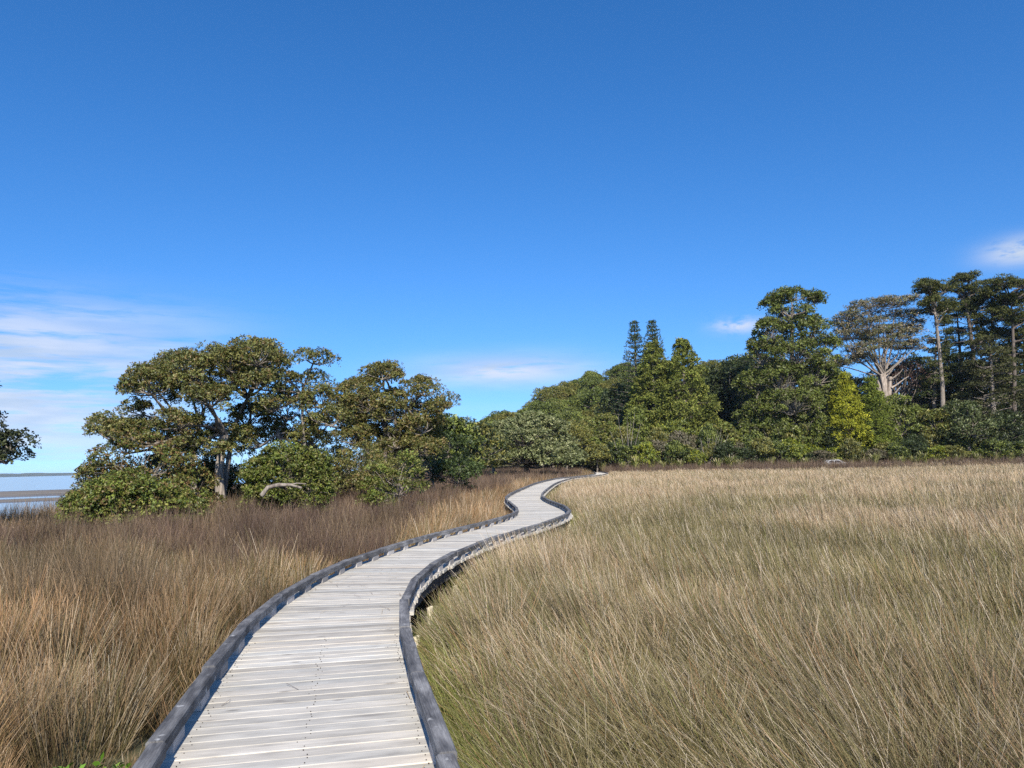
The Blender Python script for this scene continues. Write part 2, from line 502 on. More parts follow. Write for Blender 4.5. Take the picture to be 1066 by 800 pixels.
def far_hills():
    """low wooded land across the bay, several kilometres off"""
    acc = Acc()
    for (R, a0, a1, hgt, sd) in ((6400, -62, -2, 42, 3), (7600, -62, -10, 50, 9)):
        n = 220
        a = np.radians(np.linspace(a0, a1, n))
        prof = np.minimum(48, hgt * (0.25 + 1.0 * fbm(np.degrees(a) / 4.5, 0 * a, sd, 5) ** 1.6))
        rows = []
        for k, (dr, s) in enumerate(((0, 0.0), (90, 0.55), (240, 0.9), (400, 0.95), (700, 0.6), (1000, 0.0))):
            rr = R + dr
            zz = SEA + prof * s + (3 * (fbm(np.degrees(a) * 3, a * 0 + k, 77) - 0.5) if 0 < s else -2)
            rows.append(np.stack([rr * np.sin(a), rr * np.cos(a), zz], -1))
        vv = np.concatenate(rows)
        i = np.arange(5)[:, None] * n; j = np.arange(n - 1)[None, :]
        acc.add(vv, np.stack([i + j, i + j + 1, i + n + j + 1, i + n + j], -1).reshape(-1, 4))
    m, nt, out = new_mat('far_woodland'); L = nt.links.new
    p = N(nt, 'ShaderNodeBsdfPrincipled'); p.inputs['Roughness'].default_value = 1.0
    tc = N(nt, 'ShaderNodeTexCoord'); nz = N(nt, 'ShaderNodeTexNoise'); nz.inputs['Scale'].default_value = 0.006; nz.inputs['Detail'].default_value = 8
    L(tc.outputs['Object'], nz.inputs['Vector'])
    cr = N(nt, 'ShaderNodeValToRGB')
    cr.color_ramp.elements[0].position = 0.4; cr.color_ramp.elements[0].color = (0.03, 0.045, 0.03, 1)
    cr.color_ramp.elements[1].position = 0.66; cr.color_ramp.elements[1].color = (0.075, 0.085, 0.05, 1)
    L(nz.outputs['Fac'], cr.inputs[0]); L(cr.outputs[0], p.inputs['Base Color']); L(p.outputs[0], out.inputs['Surface'])
    return tag(obj('hills', acc.mesh('hills', True), m), kind='structure')


far_hills()

# ------------------------------------------------------------------ boardwalk
CL = np.array([(1.6, -9), (0.6, -4), (-0.2, 0), (-0.72, 2.2), (-1.08, 3.8), (-1.40, 5.3), (-1.67, 6.6), (-1.92, 8.0), (-2.04, 9.4), (-2.07, 10.6), (-1.97, 12.1), (-1.68, 14), (-1.22, 16),
               (-0.64, 18), (-0.02, 19.9), (0.45, 21.7), (0.78, 23.4), (0.90, 25.2), (0.86, 27), (0.74, 29), (0.58, 31.2), (0.45, 34), (0.46, 37), (0.70, 41), (1.02, 45), (1.45, 50),
               (2.3, 59), (3.15, 66), (4.6, 76), (5.6, 80.5), (7.3, 86), (10.2, 96), (12.4, 110), (13.2, 124), (13.2, 138)], float)


def catmull(p, step=0.05):
    out = []
    for i in range(len(p) - 1):
        p0 = p[max(i - 1, 0)]; p1 = p[i]; p2 = p[i + 1]; p3 = p[min(i + 2, len(p) - 1)]
        n = max(2, int(np.linalg.norm(p2 - p1) / step))
        t = (np.arange(n) / n)[:, None]
        out.append(0.5 * (2 * p1 + (p2 - p0) * t + (2 * p0 - 5 * p1 + 4 * p2 - p3) * t ** 2 + (3 * p1 - p0 - 3 * p2 + p3) * t ** 3))
    out.append(p[-1:])
    return np.concatenate(out)


_c = catmull(CL)
for _ in range(6):   # soften the corners slightly
    _c[1:-1] = 0.25 * _c[:-2] + 0.5 * _c[1:-1] + 0.25 * _c[2:]
_sl = np.concatenate([[0], np.cumsum(np.linalg.norm(np.diff(_c, axis=0), axis=1))])
BWL = _sl[-1]


def bw(s):
    """centre point, forward direction, right direction at arc length s"""
    x = np.interp(s, _sl, _c[:, 0]); y = np.interp(s, _sl, _c[:, 1])
    e = 0.25
    dx = np.interp(s + e, _sl, _c[:, 0]) - np.interp(s - e, _sl, _c[:, 0]); dy = np.interp(s + e, _sl, _c[:, 1]) - np.interp(s - e, _sl, _c[:, 1])
    l = np.hypot(dx, dy)
    return np.array([x, y]), np.array([dx / l, dy / l]), np.array([dy / l, -dx / l])


def halfw(s):
    y = np.interp(s, _sl, _c[:, 1])
    return float(np.interp(y, [12, 19], [0.84, 0.92]))


_bx = _c[::8]


def bw_dist(x, y):
    """signed distance to the boardwalk's centre line (+ right) and its index"""
    out = np.full(len(x), 1e9); sg = np.zeros(len(x))
    d = np.gradient(_bx, axis=0)
    step = 20000
    for i in range(0, len(x), step):
        X = x[i:i + step, None] - _bx[None, :, 0]; Y = y[i:i + step, None] - _bx[None, :, 1]
        q = X * X + Y * Y
        k = q.argmin(1); ar = np.arange(len(k))
        out[i:i + step] = np.sqrt(q[ar, k])
        sg[i:i + step] = np.sign(X[ar, k] * d[k, 1] - Y[ar, k] * d[k, 0])
    return out, sg


def beam(acc, a, b, w, h, z0, tone, bev=0.008, uoff=None, zb=None):
    """a timber of width w, height h standing on z0 from plan point a to b with bevelled long edges"""
    a = np.asarray(a, float); b = np.asarray(b, float)
    d = b - a; l = np.linalg.norm(d); d = d / l; r = np.array([d[1], -d[0]])
    e = bev
    prof = [(-w / 2, 0), (-w / 2, h - e), (-w / 2 + e, h), (w / 2 - e, h), (w / 2, h - e), (w / 2, 0)]
    vs = []; uvs = []
    u0 = random.random() * 50 if uoff is None else uoff
    v0 = random.random() * 20
    acr = [0]
    for k in range(1, 6):
        acr.append(acr[-1] + math.hypot(prof[k][0] - prof[k - 1][0], prof[k][1] - prof[k - 1][1]))
    for ip, q in enumerate((a, b)):
        zz = z0 if (zb is None or ip == 0) else zb
        for k, (o, z) in enumerate(prof):
            vs.append((q[0] + r[0] * o, q[1] + r[1] * o, zz + z)); uvs.append((u0 + ip * l, v0 + acr[k]))
    fs = [(k, k + 1, 7 + k, 6 + k) for k in range(5)] + [(5, 0, 6, 11)]
    # end caps as two quads each
    fs += [(0, 5, 4, 1), (1, 4, 3, 2), (6, 7, 10, 11), (7, 8, 9, 10)]
    acc.add(vs, fs, tone, uvs)


BW = empty('boardwalk', (float(_c[0, 0]), float(_c[0, 1]), 0))
tag(BW, 'weathered pale timber boardwalk winding through the marsh between low grey kerb rails', 'boardwalk')


def bw_part(name, acc, mat, kind=None):
    me = acc.mesh(name)
    o = obj(name, me, mat, BW)
    o.matrix_parent_inverse = Matrix.Translation(-Vector(BW.location))
    if kind: o['kind'] = kind
    return o


acc = Acc()
s = 0.1; PW = 0.128; GAP = 0.0065
while s < BWL - 0.3:
    c0, f0, r0 = bw(s); c1, f1, r1 = bw(s + PW)
    hw = halfw(s) - 0.015
    tl = random.gauss(0, 0.012); tr_ = random.gauss(0, 0.012)
    z = DECK + random.gauss(0, 0.0018)
    t = 0.90 + 0.18 * (random.random() - 0.5) + (0.10 if random.random() < 0.14 else 0) - (0.20 if random.random() < 0.14 else 0)
    warm = random.gauss(0, 0.018)
    tone = (t * (1.0 + warm), t, t * (0.985 - warm))
    e = 0.0035; th = 0.04
    A0 = c0 - r0 * (hw + tl); A1 = c0 + r0 * (hw + tr_); B0 = c1 - r1 * (hw + tl); B1 = c1 + r1 * (hw + tr_)
    vs = []; uvs = []; u0 = random.random() * 80; v0 = random.random() * 40
    L = 2 * hw
    for (Pa, Pb, zz, vv) in ((A0, A1, z - th, 0), (A0, A1, z - e, th), (A0 + f0 * e, A1 + f0 * e, z, th + e), (B0 - f1 * e, B1 - f1 * e, z, th + PW), (B0, B1, z - e, th + PW + e), (B0, B1, z - th, 2 * th + PW)):
        vs += [(*Pa, zz), (*Pb, zz)]; uvs += [(u0, v0 + vv), (u0 + L, v0 + vv)]
    fs = [(2 * k, 2 * k + 1, 2 * k + 3, 2 * k + 2) for k in range(5)] + [(0, 2, 8, 10), (2, 4, 6, 8), (1, 11, 9, 3), (3, 9, 7, 5)]
    acc.add(vs, fs, tone, uvs)
    s += PW + GAP
bw_part('decking', acc, DECKM)
# nail heads, in pairs over three joists, on the near boards
acc = Acc(); s = 0.1
while s < 17:
    c, fv, rv = bw(s + PW / 2)
    for o_ in (-0.66, 0.02, 0.68):
        for e_ in (-0.036, 0.036):
            q = c + rv * (o_ + random.gauss(0, 0.018)) + fv * (e_ + random.gauss(0, 0.006))
            ph = np.arange(6) / 6 * 2 * pi
            vv = np.stack([q[0] + 0.0036 * np.cos(ph), q[1] + 0.0036 * np.sin(ph), np.full(6, DECK + 0.0045)], -1)
            vv = np.concatenate([vv, vv - (0, 0, 0.012)])
            acc.add(vv, [(0, 1, 2, 3), (0, 3, 4, 5)] + [(i, i + 6, (i + 1) % 6 + 6, (i + 1) % 6) for i in range(6)])
    s += PW + GAP
_nail_acc = acc
acc = Acc()
for _ in range(150):
    s = random.gauss(20.5, 1.6) if random.random() < 0.6 else random.uniform(5, 40)
    c, fv, rv = bw(s); q = c + rv * (random.uniform(-0.7, 0.7) if random.random() < 0.5 else random.choice([-1, 1]) * random.uniform(0.55, 0.70))
    a = random.random() * 6.28; l_ = random.uniform(0.05, 0.22); d_ = np.array([cos(a), sin(a)]) * l_ / 2; n_ = np.array([-sin(a), cos(a)]) * 0.0022
    z_ = DECK + 0.008
    acc.add([(*(q - d_ - n_), z_), (*(q - d_ + n_), z_), (*(q + d_ + n_), z_ + 0.012), (*(q + d_ - n_), z_ + 0.012)], [(0, 1, 2, 3)], random.choice([(0.40, 0.29, 0.15), (0.24, 0.16, 0.09), (0.15, 0.11, 0.07)]))
DRY = acc
acc = _nail_acc
bw_part('nail', acc, plain_mat('rusty_nail', (0.045, 0.035, 0.03), 0.6, 0.6), 'stuff')

RW, RH, BH = 0.096, 0.078, 0.078       # kerb rail width, height, spacer height
blocks = []
rails = []
for side in (-1, 1):
    s = 4.0 if side > 0 else 4.6
    s -= 3.6
    while s < BWL - 2:
        c0, f0, _ = bw(s); c1, f1, _ = bw(s + 1.0)
        turn = abs(math.atan2(f0[0] * f1[1] - f0[1] * f1[0], f0 @ f1))
        ln = (1.1 if turn > 0.10 else 1.6) if s < 50 else (2.4 if s < 70 else 4.8)
        s2 = min(s + ln, BWL - 0.5)
        (ca, fa, ra), (cb, fb, rb) = bw(s), bw(s2)
        off = 0.045 + RW / 2
        a = ca + side * ra * (halfw(s) - off + random.gauss(0, 0.007)); b = cb + side * rb * (halfw(s2) - off + random.gauss(0, 0.007))
        d = (b - a) / np.linalg.norm(b - a)
        tn = 0.82 + random.random() * 0.45
        zA = DECK + BH + 0.006 + random.gauss(0, 0.004); zB = zA + random.gauss(0, 0.004)
        acc = Acc(); beam(acc, a + d * 0.006, b - d * 0.006, RW, RH, zA, (tn, tn, tn * 1.02), 0.010, None, zB)
        rails.append((s, acc))
        nb = max(1, int(round((s2 - s) / 0.72)))
        for k in range(nb):
            q = (k + 0.5) / nb
            pc = a + (b - a) * q
            blocks.append((math.hypot(*pc), pc, d))
        s = s2
for s, acc in rails:
    bw_part('kerb_rail', acc, RAILM)
blocks.sort(key=lambda t: t[0] if t[1][1] > 3 else t[0] + 200)
rest = Acc()
for i, (_, pc, d) in enumerate(blocks):
    acc = Acc() if i < 96 else rest
    tn = 0.7 + random.random() * 0.55; bl = 0.10 + random.random() * 0.06
    beam(acc, pc - d * bl, pc + d * bl, RW - 0.012, BH + 0.002, DECK + 0.002, (tn, tn, tn), 0.004)
    if i < 96: bw_part('spacer_block', acc, BLOCKM)
bw_part('spacer_block', rest, BLOCKM, 'stuff')
# edge bearers under the deck and bleached pile tops
acc = Acc()
bear = {-1: Acc(), 1: Acc()}
for side in (-1, 1):
    s = 0.3
    while s < BWL - 2:
        (ca, _, ra), (cb, _, rb) = bw(s), bw(s + 1.2)
        beam(bear[side], ca + side * ra * (halfw(s) - 0.12), cb + side * rb * (halfw(s + 1.2) - 0.12), 0.05, 0.19, DECK - 0.235, (1, 1, 1), 0.003)
        s += 1.2
    bw_part('bearer', bear[side], UNDERM)
s = 1.0; k = 0
while s < 52:
    for side in (-1, 1):
        c, fv, rv = bw(s + (0.5 if side > 0 else 0))
        q = c + side * rv * (halfw(s) - 0.02 + random.random() * 0.03)
        zt = DECK - 0.26 - random.random() * 0.12
        acc = Acc(); zb = float(zg(q[0], q[1])) - 0.5
        h = zt - zb; w = 0.045
        ang = random.random() * 0.5
        ringn = 9; ph = np.arange(ringn) / ringn * 2 * pi + ang
        vs = []; uvs = []
        for (zz, rr) in ((zb, w), (zt - 0.012, w), (zt, w - 0.012), (zt + 0.001, 0.002)):
            for pp in ph:
                vs.append((q[0] + rr * cos(pp), q[1] + rr * sin(pp), zz + 0.01 * cos(pp))); uvs.append((pp * w + k, zz))
        fs = []
        for lv in range(3):
            for j in range(ringn):
                fs.append((lv * ringn + j, lv * ringn + (j + 1) % ringn, (lv + 1) * ringn + (j + 1) % ringn, (lv + 1) * ringn + j))
        acc.add(vs, fs, (1, 1, 1), uvs)
        bw_part('pile', acc, PILEM)
        k += 1
    s += 1.9


# ------------------------------------------------------------------ rushes (uncountable: one object per kind)
def blades(x, y, h, w, lean, ldir, curve, cb, ct, z0=None, segs=3):
    """ribbon stems: base (x,y), length h, width w, lean angle, lean azimuth, colours at base and tip"""
    n = len(x)
    if z0 is None: z0 = zg(x, y)
    t = np.linspace(0, 1, segs + 1)
    fx = rng.uniform(0, 2 * pi, n)
    sx, sy = np.cos(fx), np.sin(fx)
    V = np.empty((n, segs + 1, 2, 3)); C = np.empty((n, segs + 1, 2, 3))
    px, py, pz = x.copy(), y.copy(), z0.copy() - 0.02
    for k in range(segs + 1):
        if k > 0:
            a = lean + curve * (k - 0.5) / segs
            step = h / segs
            px = px + step * np.sin(a) * np.cos(ldir); py = py + step * np.sin(a) * np.sin(ldir); pz = pz + step * np.cos(a)
        ww = w * (1.0 if k < segs else 0.45) * (1 - 0.25 * t[k]) * 0.5
        V[:, k, 0, 0] = px - sx * ww; V[:, k, 0, 1] = py - sy * ww; V[:, k, 0, 2] = pz
        V[:, k, 1, 0] = px + sx * ww; V[:, k, 1, 1] = py + sy * ww; V[:, k, 1, 2] = pz
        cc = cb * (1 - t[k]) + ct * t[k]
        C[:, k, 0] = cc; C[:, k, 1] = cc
    b = (np.arange(n) * (segs + 1) * 2)[:, None]
    k = np.arange(segs)[None, :] * 2
    Fc = np.stack([b + k, b + k + 1, b + k + 3, b + k + 2], -1).reshape(-1, 4)
    return V.reshape(-1, 3), Fc, C.reshape(-1, 3)


def polar_samples(n0, r0, r1, rmax, power, amin, amax):
    """points with density n0 per m2 inside r0, falling as (r0/r)^power"""
    r = np.linspace(r1, rmax, 4000)
    dens = n0 * np.minimum(1, (r0 / r)) ** power * r
    cum = np.concatenate([[0], np.cumsum((dens[1:] + dens[:-1]) / 2 * np.diff(r))])
    tot = int(cum[-1] * (amax - amin))
    rr = np.interp(rng.uniform(0, cum[-1], tot), cum, r)
    aa = rng.uniform(amin, amax, tot)
    return rr * np.sin(aa), rr * np.cos(aa), rr


def pick(a, b, t):
    return np.asarray(a)[None, :] * (1 - t[:, None]) + np.asarray(b)[None, :] * t[:, None]


def tussock(x, y, s, seed):
    """offset of each stem from the middle of its own tussock, and two random numbers per tussock"""
    ix = np.floor(x / s).astype(np.int64); iy = np.floor(y / s).astype(np.int64)
    best = np.full(len(x), 1e9); ox = np.zeros(len(x)); oy = ox.copy(); h1 = ox.copy(); h2 = ox.copy()
    for a in (-1, 0, 1):
        for b in (-1, 0, 1):
            jx, jy = ix + a, iy + b
            dx = x - (jx + 0.1 + 0.8 * _hash(jx, jy, seed)) * s; dy = y - (jy + 0.1 + 0.8 * _hash(jx, jy, seed + 1)) * s
            q = dx * dx + dy * dy; m = q < best
            best = np.where(m, q, best); ox = np.where(m, dx, ox); oy = np.where(m, dy, oy)
            h1 = np.where(m, _hash(jx, jy, seed + 2), h1); h2 = np.where(m, _hash(jx, jy, seed + 3), h2)
    return ox, oy, h1, h2


QF = 1.0
gx, gy, gr = polar_samples(1850 * QF, 5.0, 1.2, 146, 1.38, radians(-50), radians(50))
keep = gx - shore(gy) + 2.0 * (fbm(gx / 9, gy / 9, 3) - 0.5) > -1.2
gx, gy, gr = gx[keep], gy[keep], gr[keep]
gd, gs = bw_dist(gx, gy)
keep = gd > 0.98
gx, gy, gr, gd, gs = gx[keep], gy[keep], gr[keep], gd[keep], gs[keep]
wv = 0.0028 * np.maximum(1, gr / 4.5) ** 0.72           # stems merge into wider tufts with distance
edge_near = sstep(0.9, 2.4, gd)
clump = fbm(gx / 0.9, gy / 0.9, 61, 2)
patch = fbm(gx / 5.0, gy / 7.0, 62, 3)
big = fbm(gx / 22.0, gy / 14.0, 63, 3)
# --- where the purple brown rush grows
lim_left = -2.9 + 1.6 * (fbm(gx / 3.5, gy / 5, 71) - 0.5)
pur_l = (gs < 0) & (((gx < lim_left) & (gy > 15.5 + 5.0 * (fbm(gx / 4, gy / 9, 72) - 0.5) - 0.25 * (gx + 4)) & (gx > -13 - 6 * (fbm(gx / 5, gy / 5, 73) - 0.5)))
                    | ((gy > 43 + 10 * (fbm(gx / 6, gy / 9, 74) - 0.5)) & (gd > 2.2 + 2.5 * (fbm(gx / 5, gy / 9, 75) - 0.3))))
dark_l = (gs < 0) & (gx < -4.5) & (gy > 9.5 + 3 * (fbm(gx / 3, gy / 3, 76) - 0.5)) & (rng.random(len(gx)) < 0.62 * sstep(0.40, 0.55, fbm(gx / 3.5, gy / 3.0, 77)) + 0.12)
far_edge = np.interp(gx, [-5, 10, 30, 60, 100], [112, 116, 113, 104, 100])
pur_r = (gs > 0) & (gy > far_edge + 9 * (fbm(gx / 9, gy / 5, 78) - 0.5)) & (fbm(gx / 10, gy / 6, 79) > np.interp(gx, [40, 60], [0.2, 0.47]))
purple = pur_l | dark_l | pur_r
# --- tan field on the right
R = (gs > 0) & ~purple
n = R.sum()
x, y, r, d = gx[R], gy[R], gr[R], gd[R]
cl, pa, bg_ = clump[R], patch[R], big[R]
near = sstep(0.95, 2.0, d)
h = (0.86 + 0.26 * (pa - 0.5) + 0.42 * (cl - 0.5) + rng.normal(0, 0.09, n)) * (0.62 - 0.08 * np.exp(-((y - 10.5) / 2.5) ** 2) + (0.38 + 0.08 * np.exp(-((y - 10.5) / 2.5) ** 2)) * near) * np.interp(r, [8, 40], [1.0, 0.95])
u = rng.random(n)
tan = pick((0.52, 0.395, 0.25), (0.34, 0.24, 0.14), rng.random(n))
pale = pick((0.70, 0.60, 0.45), (0.54, 0.44, 0.31), rng.random(n))
olive = pick((0.16, 0.14, 0.055), (0.27, 0.22, 0.105), rng.random(n))
rust = pick((0.36, 0.17, 0.08), (0.42, 0.25, 0.12), rng.random(n))
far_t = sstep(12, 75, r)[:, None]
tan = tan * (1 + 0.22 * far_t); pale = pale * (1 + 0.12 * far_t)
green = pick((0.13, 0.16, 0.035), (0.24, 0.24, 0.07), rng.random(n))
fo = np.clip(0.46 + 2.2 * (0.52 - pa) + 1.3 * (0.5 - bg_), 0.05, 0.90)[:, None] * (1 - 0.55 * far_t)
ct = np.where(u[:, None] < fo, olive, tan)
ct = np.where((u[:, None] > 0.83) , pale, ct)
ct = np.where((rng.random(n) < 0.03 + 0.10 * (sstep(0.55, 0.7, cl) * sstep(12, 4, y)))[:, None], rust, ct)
gmix = (rng.random(n) < (0.40 + 0.42 * sstep(10, 7, y)) * (1 - sstep(1.05, 1.75, d)) + 0.03)[:, None]
ct = np.where(gmix, green, ct)
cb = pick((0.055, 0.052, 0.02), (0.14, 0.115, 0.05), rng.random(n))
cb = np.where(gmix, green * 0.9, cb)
windx = pi + 0.25 * (fbm(x / 6, y / 6, 81) - 0.5) * 2
ox, oy, h1, h2 = tussock(x, y, 0.85, 301)
wl = 0.17 + 0.16 * fbm(x / 3.0, y / 3.0, 83, 2)
vx = wl * np.cos(windx) + ox * 0.42 + rng.normal(0, 0.17, n); vy = wl * np.sin(windx) + oy * 0.42 + rng.normal(0, 0.17, n)
x = x - ox * 0.22; y = y - oy * 0.22
ldir = np.arctan2(vy, vx); lean = np.hypot(vx, vy)
h = h * (0.84 + 0.30 * h1) * (1.04 - 0.28 * np.hypot(ox, oy))
tone = (0.74 + 0.42 * h2)[:, None]
ct = ct * tone * np.where(h2 > 0.5, 1.0, 0.97)[:, None]; cb = cb * tone
curve = np.abs(rng.normal(0.13, 0.15, n))
fl = sstep(11, 5, y) * sstep(6.0, 2.0, d)
lean = lean + 0.30 * fl * rng.random(n); curve = curve + 0.75 * fl * rng.random(n)
# beside the deck the outer stems flop towards the light, away from the rails
flop = rng.random(n) < (1 - sstep(1.2, 2.2, d)) * 0.5
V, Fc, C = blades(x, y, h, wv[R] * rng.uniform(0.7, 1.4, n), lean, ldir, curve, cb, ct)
rf = obj('rush_field', mesh_np('rush_field', V, Fc, C), REED)
tag(rf, 'tan rush field leaning in the wind right of the boardwalk', 'rushes', kind='stuff')
# --- orange brown bank on the left
Lm = (gs < 0) & ~purple
n = Lm.sum()
x, y, r, d = gx[Lm], gy[Lm], gr[Lm], gd[Lm]
cl, pa = clump[Lm], patch[Lm]
tuss = sstep(0.36, 0.60, fbm(x / 1.0, y / 1.0, 91, 2))      # tussocks with hollows between near the camera
near = sstep(0.95, 1.7, d)
h = (0.98 + 0.30 * (pa - 0.5) + 0.5 * (cl - 0.5) + rng.normal(0, 0.10, n)) * (0.55 + 0.45 * near) * np.where(r < 9, 0.45 + 0.55 * tuss, 1.0)
hole = np.maximum(np.exp(-(((x + 3.15) / 0.36) ** 2 + ((y - 5.75) / 0.48) ** 2)), 0.9 * np.exp(-(((x + 2.75) / 0.35) ** 2 + ((y - 4.9) / 0.5) ** 2)))
h = h * (1 - 0.92 * sstep(0.15, 0.7, hole))
tan = pick((0.46, 0.32, 0.185), (0.32, 0.20, 0.10), rng.random(n))
pale = pick((0.60, 0.48, 0.33), (0.50, 0.38, 0.25), rng.random(n))
olive = pick((0.13, 0.11, 0.042), (0.23, 0.175, 0.075), rng.random(n))
rust = pick((0.27, 0.15, 0.07), (0.37, 0.22, 0.11), rng.random(n))
u = rng.random(n)[:, None]
fo = np.clip(0.30 + 1.2 * (0.5 - pa), 0.05, 0.7)[:, None]
ct = np.where(u < fo, olive, np.where(u > 0.86, pale, np.where((rng.random(n) < 0.30)[:, None], rust, tan)))
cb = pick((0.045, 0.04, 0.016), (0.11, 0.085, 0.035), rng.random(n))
ox, oy, h1, h2 = tussock(x, y, 0.62, 401)
fl = (d < 2.6) * (rng.random(n) < 0.4) * 0.22
vx = ox * 0.75 + rng.normal(0, 0.13, n) + fl; vy = oy * 0.75 + rng.normal(0, 0.13, n)
rr_ = np.hypot(ox, oy) / 0.62
x = x - ox * 0.40; y = y - oy * 0.40
ldir = np.arctan2(vy, vx); lean = np.hypot(vx, vy)
h = h * (0.74 + 0.42 * h1) * (1.08 - 0.50 * rr_)
tone = ((0.50 + 0.62 * h2) * (0.72 + 0.46 * sstep(0.36, 0.58, fbm(x / 2.4, y / 2.4, 411, 3))))[:, None]  # random tone per tussock; darker patches paint in shadowed clumps
warm_ = (0.90 + 0.22 * _hash((h1 * 9999).astype(np.int64), (h2 * 9999).astype(np.int64), 5))[:, None]
ct = ct * tone * np.concatenate([warm_, np.ones_like(warm_), 1 / warm_], 1); cb = cb * tone
curve = np.abs(rng.normal(0.14, 0.18, n))
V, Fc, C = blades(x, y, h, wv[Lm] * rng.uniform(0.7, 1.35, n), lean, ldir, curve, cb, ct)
tag(obj('rush_bank', mesh_np('rush_bank', V, Fc, C), REED), 'orange brown upright rushes left of the boardwalk', 'rushes', kind='stuff')
# --- purple brown rush: fine dark stems
n = purple.sum()
x, y, r = gx[purple], gy[purple], gr[purple]
rightband = pur_r[purple]
h = (1.05 + 0.7 * (patch[purple] - 0.5) + 0.7 * (clump[purple] - 0.5) + rng.normal(0, 0.12, n)) * np.where(rightband, 1.25, 1.0)
ca = pick((0.080, 0.054, 0.038), (0.180, 0.115, 0.078), rng.random(n) ** 1.3)
cbn = pick((0.12, 0.088, 0.05), (0.30, 0.21, 0.12), rng.random(n) ** 1.5)
isd = dark_l[purple] & ~pur_l[purple]
ox, oy, h1, h2 = tussock(x, y, 1.25, 501)
h = h * (0.70 + 0.55 * h1) * (1.12 - 0.42 * np.hypot(ox, oy) / 1.0)
ct = np.where((isd | (rng.random(n) < 0.15 + 0.5 * sstep(0.5, 0.7, fbm(x / 2.2, y / 3.0, 95))))[:, None], cbn, ca)
ct = ct * (0.70 + 0.55 * h2)[:, None]
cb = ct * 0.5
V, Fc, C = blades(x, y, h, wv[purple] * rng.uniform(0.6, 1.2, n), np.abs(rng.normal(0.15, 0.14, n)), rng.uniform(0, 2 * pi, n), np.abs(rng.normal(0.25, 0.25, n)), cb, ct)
tag(obj('dark_rush', mesh_np('dark_rush', V, Fc, C), REED), 'dark purple brown rushes in front of the shore trees and along the far field edge', 'rushes', kind='stuff')
print('stems', R.sum(), Lm.sum(), n)


# ------------------------------------------------------------------ foliage engine
def unit(v):
    return v / (np.linalg.norm(v, axis=-1, keepdims=True) + 1e-9)


def rand_dirs(n, up=0.0, cut=-1.0):
    v = rng.normal(size=(n, 3)); v = unit(v)
    v[:, 2] += up; v = unit(v)
    lowm = v[:, 2] < cut
    v[lowm, 2] *= -1
    return v


def leaves(acc, pos, nrm, k, length, width, spread, pal, jit=0.25, tone=None):
    """rosettes of k leaves at pos, opening round nrm"""
    n = len(pos)
    if n == 0: return
    P_ = np.repeat(pos, k, 0); N_ = np.repeat(nrm, k, 0)
    q = rng.normal(size=(n * k, 3))
    tang = unit(q - N_ * (q * N_).sum(1, keepdims=True))
    d = unit(N_ * (1 - spread) + tang * spread)
    side = unit(np.cross(d, N_ + 0.35 * rng.normal(size=(n * k, 3))))
    ln = length * rng.uniform(0.65, 1.3, n * k)[:, None]; w = width * rng.uniform(0.7, 1.25, n * k)[:, None]
    P_ = P_ + rng.normal(size=P_.shape) * length * 0.25
    v = np.stack([P_, P_ + d * ln * 0.55 + side * w * 0.5, P_ + d * ln, P_ + d * ln * 0.55 - side * w * 0.5], 1)
    pal = np.asarray(pal, float)
    idx = rng.integers(0, len(pal), n)
    tj = rng.uniform(1 - jit, 1 + jit, n)
    if tone is not None: tj = tj * tone
    c = pal[idx] * tj[:, None]
    c = np.repeat(c, k, 0) * rng.uniform(0.85, 1.18, (n * k, 1))
    c = np.repeat(c, 4, 0)
    f = np.arange(n * k * 4).reshape(-1, 4)
    acc.add(v.reshape(-1, 3), f, np.clip(c, 0, 1))


def bright(pal, f=1.5):
    return [(p_[0] * f * 1.10, p_[1] * f * 0.97, p_[2] * f * 0.80) for p_ in pal]


